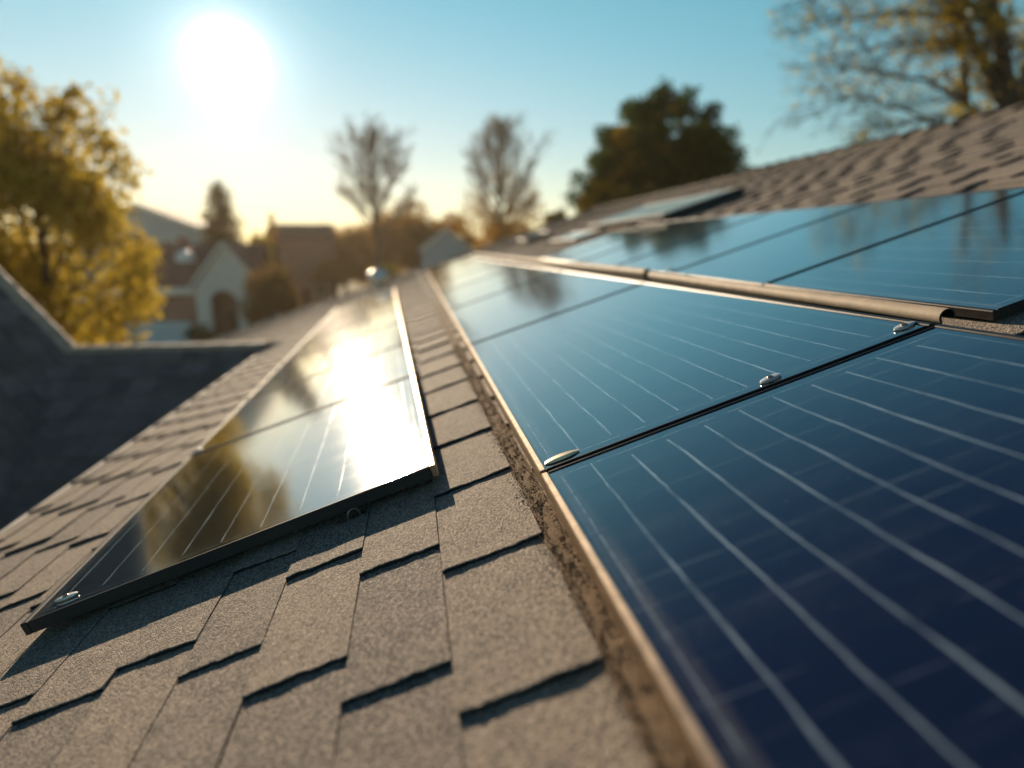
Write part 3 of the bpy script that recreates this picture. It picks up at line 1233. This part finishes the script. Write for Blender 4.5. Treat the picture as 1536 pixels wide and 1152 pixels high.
def ground_at(px, depth):
    p = at(px, 400, depth)
    return Vector((p.x, p.y, 0))


# 1. big golden tree on the left
dep = 19.0
base = ground_at(58, dep)
t = tree_thing('golden_tree', 'large golden yellow autumn tree on the left, thin bare crown top', 'tree', base, GT)
limbs = grow(21, 7.6, .26, .42, 5, (7, 6, 5, 4), .28, .55, (.62, .55, .5, .5))
skel_mesh(limbs).build('trunk', M['bark'], t)
pts = [tip_points(limbs, 3, .9, .22, 1)]
rs = random.Random(5)


def rel(px, py, d, rx, ry, rz, b0):
    p = at(px, py, d) - b0
    return (p.x, p.y, p.z, rx, ry, rz)


cl = []
for (px, py, rx, rz) in ((40, 395, 1.5, 1.6), (120, 330, 1.1, 1.2), (170, 300, .75, .9), (180, 420, .9, 1.2), (150, 470, 1.0, 1.1), (90, 460, 1.3, 1.2), (-60, 380, 1.8, 1.9),
                         (20, 300, 1.2, 1.1), (110, 250, .7, .8), (200, 470, .55, .6), (-20, 470, 1.4, 1.4), (170, 250, .5, .6), (60, 540, 1.8, 1.0), (150, 560, 1.3, .9), (195, 380, .5, .8), (-130, 300, 1.5, 1.5)):
    for k in range(3):
        cl.append(rel(px + rs.uniform(-25, 25), py + rs.uniform(-25, 25), dep + rs.uniform(-1.5, 1.5), rx * .85, rx * .85, rz * .85, base))
pts.append(blobs(cl, 15000, 3, .1))
sp = []
for (px, py, rx, rz) in ((20, 200, 1.0, 1.0), (100, 170, .7, .7), (60, 240, 1.0, .8), (-40, 220, 1.3, 1.2), (30, 130, .5, .5), (110, 140, .3, .4), (150, 215, .6, .6), (0, 260, 1, .8), (75, 290, .9, .8)):
    sp.append(rel(px, py, dep + rs.uniform(-1, 1), rx, rx, rz, base))
pts.append(blobs(sp, 4200, 4, .1))
leaf_obj('crown', leaves(np.concatenate(pts), .105, 2), M['leaf_gold'], t)


# 2. fir behind the cream house
def fir(label, base, h, w, n, seed, mat):
    t = tree_thing('fir_tree', label, 'tree', base, GT)
    b = MB()
    b.tube([(0, 0, 0), (0, 0, h * .5), (0, 0, h * .97)], [w * .06, w * .035, .02], 7)
    rg = random.Random(seed)
    rs_ = np.random.RandomState(seed)
    P = []
    z = h * .14
    while z < h * .97:
        f = 1 - (z / h)
        k = 8
        for i in range(k):
            az = rg.uniform(0, 6.28)
            ln = w * (f ** .75) * rg.uniform(.7, 1.1) + .1
            tip = Vector((math.cos(az) * ln, math.sin(az) * ln, z - ln * .25))
            b.tube([(0, 0, z), tuple(tip)], [.05, .012], 3, cap=False)
            m_ = max(3, int(n * ln))
            tt_ = rs_.rand(m_, 1) ** .7
            P.append(np.array([[0, 0, z]]) + tt_ * np.array([[tip.x, tip.y, tip.z - z]]) + rs_.normal(size=(m_, 3)) * (.06 + .10 * w * tt_ * .5))
        z += h * .032
    b.build('trunk', M['bark'], t)
    leaf_obj('crown', leaves(np.concatenate(P), .17, seed), mat, t)


tp = at(325, 262, 58)
fir('pointed dark fir tree rising behind the cream house', Vector((tp.x, 58, 0)), tp.z, 3.9, 20, 11, M['leaf_fir'])


# 3, 4. bare winter trees: limbs that fan up and out to a rounded crown outline
def fan_limbs(seed, H, halfw, fork, r0, nl=22, rise=1.0):
    rg = random.Random(seed)
    out = [([Vector((rg.uniform(-.05, .05) * i, 0, H * .93 * i / 6)) for i in range(7)], [r0 * (1 - .93 * (i / 6) ** 1.2) + .012 for i in range(7)], 0)]
    zc = H * (fork + 1) / 2
    hz = H * (1 - fork) / 2

    def side(p0, d, ln, r, lev):
        n = 4
        pts, rds = [p0], [r]
        q, dd = p0.copy(), d.copy()
        for i in range(n):
            dd = (dd + Vector((rg.uniform(-1, 1), rg.uniform(-1, 1), rg.uniform(-.4, .9))) * .16 + Vector((0, 0, .05))).normalized()
            q = q + dd * ln / n
            pts.append(q.copy())
            rds.append(max(.009, r * (1 - .75 * (i + 1) / n)))
        out.append((pts, rds, lev))
        if lev < 4:
            for i in range((0, 9, 6, 4)[lev]):
                t = .25 + .75 * (i + rg.random()) / (0, 9, 6, 4)[lev]
                ii = min(n - 1, int(t * n))
                bp = pts[ii].lerp(pts[ii + 1], min(1, t * n - ii))
                ax = (pts[ii + 1] - pts[ii]).normalized()
                sd = Vector((rg.uniform(-1, 1), rg.uniform(-1, 1), rg.uniform(-.5, .6)))
                sd = (sd - ax * sd.dot(ax)).normalized()
                side(bp, (ax * .82 + sd * .55).normalized(), ln * rg.uniform(.38, .6) * (1.15 - .5 * t), max(.009, r * .45), lev + 1)

    for k in range(nl):
        f = k / (nl - 1)
        z0 = H * (fork * .82 + (.88 - fork * .82) * f ** 1.1)
        az = k * 2.39996 + rg.uniform(-.3, .3)
        out_ang = rad(62 - 48 * f + rg.uniform(-7, 7)) * rise
        d = Vector((math.cos(az) * math.sin(out_ang), math.sin(az) * math.sin(out_ang), math.cos(out_ang)))
        # length to the crown's outline
        ln = .3
        while ln < H:
            q = Vector((0, 0, z0)) + d * ln
            if (math.hypot(q.x, q.y) / halfw) ** 2 + ((q.z - zc) / hz) ** 2 > 1 and q.z > zc * .8 or math.hypot(q.x, q.y) > halfw:
                break
            ln += .15
        side(Vector((0, 0, z0)), d, max(.8, ln * rg.uniform(.8, 1.02)), r0 * (.42 - .28 * f), 1)
    return out


def bare(label, px, top, dep, seed, halfpx, fork, leafy=0, mat='leaf_rust', rad_=.3, clumps=(), tilt=1.0):
    tp = at(px, top, dep)
    base = Vector((tp.x, dep, 0))
    t = tree_thing('bare_tree', label, 'tree', base, GT)
    limbs = fan_limbs(seed, tp.z, halfpx * dep / FPX, fork, rad_, rise=tilt)
    skel_mesh(limbs, (8, 5, 3, 3, 3)).build('trunk', M['bark_pale'], t)
    P = [tip_points(limbs, 4, .015, .05, seed)]
    if leafy:
        cl = [rel(a, c, dep + random.Random(a).uniform(-2, 2), rx, rx, rz, base) for a, c, rx, rz in clumps]
        P.append(blobs(cl, leafy, seed, .1))
    leaf_obj('crown', leaves(np.concatenate(P), .13, seed), M[mat], t)


bare('bare spreading tree with a fan of thin twigs, standing alone left of centre', 557, 197, 52, 31, 64, .60, rad_=.30)
bare('half bare tree with rusty leaves low in its crown, right of centre', 750, 185, 56, 44, 62, .55, 3600, 'leaf_rust', .34,
     clumps=((720, 310, 1.8, 2.0), (780, 305, 2.0, 2.2), (745, 340, 3.2, 2.2), (800, 320, 1.4, 1.6), (695, 335, 1.4, 1.4), (755, 270, 1.6, 1.6), (800, 290, 1.0, 1.2)), tilt=.85)

# 5. dark pine right of centre
dep = 30.0
base = ground_at(985, dep)
t = tree_thing('pine_tree', 'broad dark green pine with sunlit gold painted on its left side beyond the ridge', 'tree', base, GT)
tp = at(985, 150, dep) - base
b = MB()
limbs = []
b.tube([(0, 0, 0), (.1, 0, tp.z * .5), (0, 0, tp.z * .95)], [.4, .28, .05], 9)
cl = []
rs = random.Random(9)
for (px, py, r0) in ((1000, 165, 1.15), (960, 185, 1.2), (1040, 190, 1.2), (930, 225, 1.3), (985, 225, 1.6), (1040, 235, 1.5), (1085, 235, .9), (905, 265, 1.2), (960, 275, 1.6), (1020, 285, 1.6), (1080, 275, 1.0),
                     (885, 295, .8), (930, 310, 1.4), (990, 330, 1.8), (1050, 330, 1.5), (1090, 310, .8), (890, 330, 1.0), (990, 145, .5), (1080, 210, .5), (1098, 245, .5), (985, 200, 1.2), (1010, 250, 1.6), (960, 250, 1.5), (1050, 270, 1.5), (1000, 300, 1.8), (930, 280, 1.3), (1080, 300, 1.2), (900, 310, 1.2), (1060, 205, 1.0), (1022, 178, 1.2), (1045, 205, 1.3), (1068, 218, 1.1), (930, 205, 1.0), (905, 245, 1.0), (980, 175, 1.2), (950, 215, 1.3), (1062, 240, 1.3), (1075, 260, 1.2), (1030, 215, 1.3), (920, 245, 1.2), (900, 285, 1.1), (955, 330, 1.6), (1030, 320, 1.8), (870, 320, .7)):
    p = rel(px, py, dep + rs.uniform(-1.6, 1.6), r0 * .8, r0 * .8, r0 * .62, base)
    b.tube([(0, 0, max(1, p[2] - 1.4)), (p[0] * .5, p[1] * .5, p[2] - .7), p[:3]], [.09, .06, .02], 4, cap=False)
    for k in range(4):
        o_ = [rs.uniform(-.5, .5) * r0 for _ in range(3)]
        cl.append((p[0] + o_[0], p[1] + o_[1], p[2] + o_[2], p[3] * .8, p[4] * .8, p[5] * .8))
b.build('trunk', M['bark'], t)
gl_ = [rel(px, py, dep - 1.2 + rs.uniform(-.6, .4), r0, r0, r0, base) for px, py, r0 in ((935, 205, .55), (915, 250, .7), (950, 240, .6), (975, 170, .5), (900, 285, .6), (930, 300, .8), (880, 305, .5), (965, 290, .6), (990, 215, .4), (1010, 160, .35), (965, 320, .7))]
leaf_obj('sunlit_crown', leaves(blobs(gl_, 4200, 16, .1), .11, 18), M['leaf_pine_sunlit'], t)  # sunlit left flank put in as amber coloured leaves
for (px, py, r0) in ((942, 165, .55), (1096, 200, .6), (868, 268, .55), (1110, 255, .6), (1035, 140, .5), (998, 130, .45), (905, 200, .5), (1072, 168, .5), (858, 298, .5), (1112, 228, .4)):
    cl.append(rel(px, py, dep + rs.uniform(-1, 1), r0, r0, r0, base))
leaf_obj('crown', leaves(blobs(cl, 46000, 6, .15), .12, 8), M['leaf_pine'], t)

# 6. big half-bare tree at the upper right
dep = 20.0
base = ground_at(1500, dep)
t = tree_thing('half_bare_tree', 'tall dark limbed tree in the upper right corner with sparse yellow leaves', 'tree', base, GT)
b = MB()


def pt(px, py, d=None):
    return at(px, py, d or dep) - base


main = [([pt(1530, 600), pt(1520, 300), pt(1512, 150), pt(1500, 60), pt(1470, -60), pt(1450, -200)], [.42, .36, .30, .24, .18, .1]),
        ([pt(1520, 260), pt(1545, 110), pt(1590, -20), pt(1640, -200)], [.28, .22, .18, .1]),
        ([pt(1512, 170), pt(1480, 110), pt(1452, 40), pt(1418, -40), pt(1380, -160)], [.20, .15, .12, .10, .06]),
        ([pt(1500, 190), pt(1440, 150), pt(1390, 120), pt(1330, 112), pt(1265, 100)], [.13, .09, .06, .04, .02]),
        ([pt(1490, 215), pt(1430, 200), pt(1370, 170), pt(1310, 150), pt(1240, 145)], [.10, .07, .05, .035, .015]),
        ([pt(1452, 40), pt(1400, 20), pt(1340, 20), pt(1270, 30), pt(1200, 50)], [.10, .07, .05, .035, .015]),
        ([pt(1418, -40), pt(1350, -40), pt(1280, -20), pt(1210, -10)], [.09, .06, .04, .015]),
        ([pt(1450, 160), pt(1445, 90), pt(1430, 20), pt(1400, -40)], [.12, .10, .08, .05]),
        ([pt(1505, 130), pt(1470, 70), pt(1400, 60), pt(1320, 70), pt(1230, 90)], [.11, .08, .055, .035, .014]),
        ([pt(1512, 60), pt(1475, 20), pt(1440, -10), pt(1380, -40)], [.14, .10, .07, .04]),
        ([pt(1495, 200), pt(1460, 170), pt(1410, 175), pt(1340, 190), pt(1280, 185)], [.09, .06, .045, .03, .012]),
        ([pt(1540, 120), pt(1560, 60), pt(1620, 60), pt(1700, 90)], [.12, .09, .06, .03])]
rs = random.Random(17)
P = []
ends = []


def twig(p, d, ln, r0, lev):
    n = 3
    pts, rds = [p], [r0]
    q, dd = p.copy(), d.copy()
    for i in range(n):
        dd = (dd + Vector((rs.uniform(-1, 1), rs.uniform(-1, 1), rs.uniform(-1, .8))) * .22).normalized()
        q = q + dd * ln / n
        pts.append(q.copy())
        rds.append(max(.005, r0 * (1 - .7 * (i + 1) / n)))
    b.tube(pts, rds, 4 if lev < 2 else 3, cap=False)
    ends.append(pts)
    if lev < 3:
        for i in range(4 if lev < 2 else 3):
            k = rs.randint(1, n)
            sd = Vector((rs.uniform(-1, 1), rs.uniform(-1, 1), rs.uniform(-.8, .8)))
            twig(pts[k], (dd + sd * .7).normalized(), ln * rs.uniform(.5, .75), r0 * .55, lev + 1)


for pts, rds in main:
    b.tube(pts, rds, 8, cap=False)
    for i in range(1, len(pts)):
        for k in range(9):
            f = rs.random()
            q = pts[i - 1].lerp(pts[i], f)
            d = (pts[i] - pts[i - 1]).normalized()
            sd = Vector((rs.uniform(-1, .6), rs.uniform(-1, 1), rs.uniform(-.9, .8)))
            twig(q, (d * .8 + sd * .8).normalized(), 1.25 * rs.uniform(.6, 1.3), max(.02, rds[i] * .35), 1)
b.build('trunk', M['bark'], t)
P = []
rsn = np.random.RandomState(3)
for pts in ends:
    e = np.array(pts[-1])
    k = rsn.poisson(.4)
    if k:
        P.append(e + rsn.normal(size=(k, 3)) * .12)
cl = [rel(px, py, dep + rs.uniform(-1, 1), r0, r0, r0 * .9, base) for px, py, r0 in ((1480, 160, .5), (1440, 170, .45), (1470, 90, .5), (1420, 20, .55), (1500, 30, .6), (1370, 20, .5), (1530, 170, .5), (1460, 10, .5), (1560, 40, .9), (1290, 205, .35), (1400, 205, .3), (1330, 30, .4), (1540, 100, .4), (1600, 150, 1), (1490, 120, .7), (1450, 60, .6), (1410, 60, .5), (1440, 130, .5), (1505, 185, .5), (1460, 195, .4), (1500, -20, .8))]
P.append(blobs(cl, 3600, 5, .1))
leaf_obj('crown', leaves(np.concatenate(P), .075, 12), M['leaf_gold'], t)


# other trees and shrubs, smaller in the picture
def round_tree(name, label, px, top, bot, halfw, dep, n, seed, mat, cat='tree', size=.2, group=GT):
    c = at(px, (top + bot) / 2, dep)
    hz = (at(px, top, dep).z - at(px, bot, dep).z) / 2
    base = Vector((c.x, c.y, 0))
    wx = halfw * dep / FPX
    t = tree_thing(name, label, cat, base, group)
    rg = random.Random(seed)
    b = MB()
    th = c.z
    b.tube([(0, 0, 0), (.05, 0, th * .6), (0, 0, max(.3, th))], [.06 * wx + .05, .05 * wx + .04, .03], 7)
    cl = []
    for k in range(14):
        while True:
            d = Vector((rg.uniform(-1, 1), rg.uniform(-1, 1), rg.uniform(-1, 1)))
            if d.length < 1:
                break
        q = (d.x * wx * .72, d.y * wx * .72, th + d.z * hz * .72)
        s = rg.uniform(.30, .5)
        cl.append((*q, wx * s, wx * s, hz * s))
        b.tube([(0, 0, max(.2, th - hz * .7)), q], [.03 * wx + .02, .01], 4, cap=False)
    b.build('trunk', M['bark'], t)
    leaf_obj('crown', leaves(blobs(cl, n, seed, .3), size, seed), M[mat], t)


round_tree('yellow_tree', 'small bright yellow tree right of the fir', 391, 338, 425, 21, 60, 3000, 1, 'leaf_gold')
round_tree('rust_tree', 'round rust brown tree behind the spreading bare tree', 620, 298, 420, 62, 84, 5200, 2, 'leaf_rust', size=.3)
round_tree('rust_tree', 'rust brown tree left of the spreading bare tree', 515, 325, 425, 42, 80, 4000, 3, 'leaf_rust', size=.28)
round_tree('rust_tree', 'low rust brown tree between the brick house and the bare tree', 555, 340, 430, 50, 88, 3600, 13, 'leaf_rust', size=.28)
round_tree('rust_tree', 'broad rust tree between the two bare trees', 590, 306, 420, 58, 92, 5200, 21, 'leaf_rust', size=.34)
round_tree('rust_tree', 'pale brown tree crown behind the small grey house', 668, 312, 410, 50, 96, 4800, 22, 'leaf_rust', size=.34)
round_tree('rust_tree', 'reddish tree at the left of the far trees above the brick house', 480, 320, 410, 36, 98, 3600, 23, 'leaf_rust', size=.34)
round_tree('olive_tree', 'dark olive bushy tree at the left foot of the pine', 835, 312, 365, 28, 70, 2200, 4, 'leaf_olive', size=.22)
round_tree('rust_tree', 'brown tree right of the small grey house', 760, 325, 400, 60, 76, 4200, 5, 'leaf_rust', size=.28)
round_tree('thin_tree', 'thin reddish tree before the brick house gable', 409, 318, 420, 12, 64, 900, 15, 'leaf_rust', size=.18)
round_tree('round_shrub', 'large clipped brown shrub with yellow rim beside the arched porch', 402, 388, 500, 46, 38, 7000, 6, 'leaf_bush', 'shrub', .10, 'shrubs by the houses')
round_tree('low_bush', 'low dark green bush under the arched porch', 305, 483, 525, 22, 39, 1800, 7, 'leaf_pine', 'shrub', .09, 'shrubs by the houses')
round_tree('orange_bush', 'orange bush at the foot of the brick house', 500, 385, 430, 34, 66, 2200, 8, 'leaf_rust', 'shrub', .18, 'shrubs by the houses')
round_tree('orange_bush', 'golden bush left of the small grey house', 580, 385, 425, 30, 68, 1800, 9, 'leaf_gold', 'shrub', .18, 'shrubs by the houses')

# far belt of trees along the horizon: one mass
b = []
rg = random.Random(33)
cl = []
for i in range(150):
    xx = -190 + 420 * i / 150 + rg.uniform(-2, 2)
    yy = 185 + rg.uniform(-15, 25)
    hh = rg.uniform(7.5, 12.5)
    cl.append((xx, yy, hh * .5, 3.6, 3.6, hh * .5))
o = leaf_obj('treeline', leaves(blobs(cl, 30000, 8, .3), .75, 4), M['leaf_bush'], None)
tag(o, 'far brown belt of trees along the horizon', 'treeline', kind='stuff')


# ------------------------------------------------------------------ neighbouring houses
def prism(mb, prof, y0, y1, axis='y'):
    n = len(prof)
    if axis == 'y':
        A = [(x, y0, z) for x, z in prof]; B = [(x, y1, z) for x, z in prof]
    else:
        A = [(y0, x, z) for x, z in prof]; B = [(y1, x, z) for x, z in prof]
    mb.add(A + B, [tuple(range(n - 1, -1, -1)), tuple(range(n, 2 * n))] + [(i, (i + 1) % n, n + (i + 1) % n, n + i) for i in range(n)])


def gable_roof(mb, c, halfw, eave, peak, y0, y1, th=.18, axis='y'):
    """Two sloping slabs meeting at the ridge; c is the ridge's place across."""
    k = (peak - eave) / halfw
    prism(mb, [(c - halfw, eave), (c, peak), (c, peak + th), (c - halfw - .15, eave - .15 * k + th)], y0, y1, axis)
    prism(mb, [(c + halfw, eave), (c + halfw + .15, eave - .15 * k + th), (c, peak + th), (c, peak)], y0, y1, axis)


def window(parent, x, y, z, w, h, fm='trim'):
    f = MB()
    e = .09
    f.box(x - w / 2 - e, y - .06, z - h / 2 - e, x + w / 2 + e, y + .05, z - h / 2)
    f.box(x - w / 2 - e, y - .06, z + h / 2, x + w / 2 + e, y + .05, z + h / 2 + e)
    f.box(x - w / 2 - e, y - .059, z - h / 2, x - w / 2, y + .05, z + h / 2)
    f.box(x + w / 2, y - .059, z - h / 2, x + w / 2 + e, y + .05, z + h / 2)
    f.box(x - .025, y - .05, z - h / 2, x + .025, y + .04, z + h / 2)
    o = f.build('window', M[fm], parent)
    p = MB()
    p.box(x - w / 2, y - .03, z - h / 2, x + w / 2, y + .03, z + h / 2)
    p.build('pane', M['window'], o)


# cream house with the arched gable
gx = at(335, 368, 43).x
gpk = at(335, 366, 43).z
gev = at(300, 432, 43).z
gb = Vector((gx, 43, 0))
h1 = thing('cream_house', 'cream house with maroon roof, arched porch gable and pale blue garage', 'house', loc=gb)
hw = 2.15
b = MB()
# gable wall with an arched opening (fan of quads round the arch)
ow, sp_ = .85, at(325, 455, 43).z
arch = [(ow * math.cos(math.pi * i / 12) * -1 - .35, sp_ + ow * math.sin(math.pi * i / 12)) for i in range(13)]
path_in = [(-.35 - ow, 0.0)] + arch + [(-.35 + ow, 0.0)]
path_out = []
for i, (x_, z_) in enumerate(path_in):
    f = i / (len(path_in) - 1)
    if i == 0:
        path_out.append((-hw + .1, 0.0))
    elif i == len(path_in) - 1:
        path_out.append((hw - .1, 0.0))
    else:
        xo = -hw + .1 + (2 * hw - .2) * (i - 1) / (len(path_in) - 3)
        path_out.append((xo, gpk - (abs(xo) / hw) * (gpk - gev) - .05))
for y in (0.0, .25):
    for i in range(len(path_in) - 1):
        b.face([(path_in[i][0], y, path_in[i][1]), (path_in[i + 1][0], y, path_in[i + 1][1]), (path_out[i + 1][0], y, path_out[i + 1][1]), (path_out[i][0], y, path_out[i][1])])
for i in range(len(path_in) - 1):
    b.face([(path_in[i][0], 0, path_in[i][1]), (path_in[i][0], .25, path_in[i][1]), (path_in[i + 1][0], .25, path_in[i + 1][1]), (path_in[i + 1][0], 0, path_in[i + 1][1])])
b.box(-hw + .1, .25, 0, -hw + .3, 5, gev)
b.box(hw - .3, .25, 0, hw - .1, 5, gev)
b.build('gable_wall', M['cream'], h1)
b = MB()
gable_roof(b, 0, hw + .1, gev - .05, gpk + .02, -.35, 5.6, .2)
b.build('gable_roof', M['redroof'], h1)
b = MB()
prism(b, [(-hw - .3, gev - .35), (-.0, gpk - .06), (0, gpk + .20), (-hw - .3, gev - .07)], -.42, -.36)
prism(b, [(hw + .3, gev - .35), (hw + .3, gev - .07), (0, gpk + .20), (0, gpk - .06)], -.42, -.36)
b.build('bargeboard', M['trim'], h1)
b = MB()
b.box(-1.5, 1.6, 0, 1.2, 1.7, sp_ + 1.2)
b.build('porch_wall', M['brick'], h1)
d = MB()
d.box(-.75, 1.52, 0, .2, 1.60, 2.2)
dr = d.build('door', M['wood'], h1)
d = MB()
d.lathe([(0, 0), (.05, .0), (.05, .06), (0, .08)], 10, Matrix.Translation((.08, 1.5, 1.05)) @ Matrix.Rotation(rad(90), 4, 'X'))
d.build('handle', M['steel'], dr)
mx0, mx1 = at(160, 430, 43.6).x - gx, -hw + .12
rz_ = at(250, 370, 47.5).z
b = MB()
b.box(mx0 + .3, .6, at(240, 484, 43).z, mx1, .8, gev - .1)
b.box(mx0 + .3, .6, 0, mx0 + .75, .8, at(240, 484, 43).z)
b.box(mx1 - .7, .6, 0, mx1, .8, at(240, 484, 43).z)
b.box(mx0 + .3, 8.4, 0, 2, 8.6, gev - .1)
b.box(mx0 + .3, .8, 0, mx0 + .5, 8.4, gev - .1)
b.build('wall', M['brick'], h1)
b = MB()
prism(b, [(.1, gev - .15), (4.5, rz_), (8.9, gev - .15), (8.9, gev + .05), (4.5, rz_ + .2), (.1, gev + .05)], mx0, 1.6, 'x')
rf = b.build('roof', M['redroof'], h1)
b = MB()
b.box(mx0 + .1, -.02, gev - .42, mx1 - .1, .09, gev + .02)
b.build('gutter_board', M['trim'], h1)
g_ = MB()
for i in range(4):
    z0 = at(240, 484, 43).z * i / 4
    g_.box(mx0 + .76, .66, z0 + .01, mx1 - .71, .72, z0 + at(240, 484, 43).z / 4 - .02)
g_.build('garage_door', M['bluegarage'], h1)
dm = at(278, 386, 45.6) - gb
b = MB()
b.lathe([(.62, -.3), (.60, .0), (.55, .18), (.40, .36), (.2, .46), (0, .5)], 20, Matrix.Translation(dm))
b.build('roof_dome', M['white'], h1, smooth=60)
b = MB()
b.box(-4.6, 5.2, rz_ - 1.2, -3.9, 5.9, rz_ + .7)
b.build('chimney', M['brick'], rf)


def plain_house(name, label, px, peak, eave, halfpx, dep, depth, wallm, roofm_, wins=(), door=None, cross=False, chim=None):
    pk, ev = at(px, peak, dep), at(px, eave, dep)
    base = Vector((pk.x, dep, 0))
    hw = halfpx * dep / FPX
    t = thing(name, label, 'house', loc=base)
    b = MB()
    if not cross:
        prism(b, [(-hw + .3, 0), (hw - .3, 0), (hw - .3, ev.z), (0, pk.z - .12), (-hw + .3, ev.z)], 0, depth)
    else:
        prism(b, [(.0, 0), (depth, 0), (depth, ev.z), (depth / 2, pk.z - .12), (0, ev.z)], -hw + .3, hw - .3, 'x')
    b.build('wall', M[wallm], t)
    b = MB()
    if not cross:
        gable_roof(b, 0, hw, ev.z - .1, pk.z - .08, -.4, depth + .4)
    else:
        gable_roof(b, depth / 2, depth / 2 + .3, ev.z - .1, pk.z - .08, -hw, hw, .18, 'x')
    rf = b.build('roof', M[roofm_], t)
    if not cross:
        b = MB()
        k = .18
        prism(b, [(-hw - .1, ev.z - .35), (0, pk.z - .3), (0, pk.z + .1), (-hw - .1, ev.z + .05)], -.47, -.41)
        prism(b, [(hw + .1, ev.z - .35), (hw + .1, ev.z + .05), (0, pk.z + .1), (0, pk.z - .3)], -.47, -.41)
        b.build('bargeboard', M['trim'], t)
    for (wx, wz_, ww, wh) in wins:
        window(t, wx, -.02, wz_, ww, wh)
    if door:
        b = MB()
        b.box(door - .55, -.05, 0, door + .55, .02, 2.2)
        dr = b.build('door', M['wood'], t)
        b = MB()
        b.box(door + .35, -.12, 1.0, door + .42, -.05, 1.15)
        b.build('handle', M['steel'], dr)
    if chim:
        b = MB()
        b.box(chim - .35, 2.4, pk.z - 1.4, chim + .35, 3.1, pk.z + .9)
        b.build('chimney', M['brick'], rf)
    return t


plain_house('grey_house', 'tall blue grey gabled house behind the golden tree', 205, 306, 345, 85, 62, 8, 'greywall', 'darkroof', wins=((2.3, 6.6, 1.1, 1.3), (-1.5, 6.6, 1.1, 1.3), (2.5, 3.4, 1.2, 1.4)), door=0)
plain_house('brick_house', 'red brick house with dark roof behind the clipped shrub', 443, 335, 358, 45, 70, 8, 'brick', 'darkroof', wins=((-2.0, 2.2, 1.1, 1.5), (2.2, 2.2, 1.1, 1.5), (-2.0, 5.2, 1.0, 1.2)), door=.6, cross=True)
plain_house('small_grey_house', 'small pale grey gabled house beyond the far roof edge', 668, 343, 374, 38, 74, 7, 'greywall', 'redroof', wins=((-1.2, 3.6, .9, 1.2), (1.1, 3.6, .9, 1.2)), door=0)

# ------------------------------------------------------------------ the hazy autumn air
m, nt, out = newmat('haze_air')
v = nt.nodes.new('ShaderNodeVolumePrincipled')
v.inputs['Color'].default_value = (1.0, 0.80, 0.58, 1)
v.inputs['Density'].default_value = 0.00042
v.inputs['Anisotropy'].default_value = 0.55
nt.links.new(v.outputs[0], out.inputs['Volume'])
b = MB()
b.box(-240, -12, -1.0, 260, 240, 20)
tag(b.build('haze', m), 'thin warm haze in the evening air', kind='stuff')
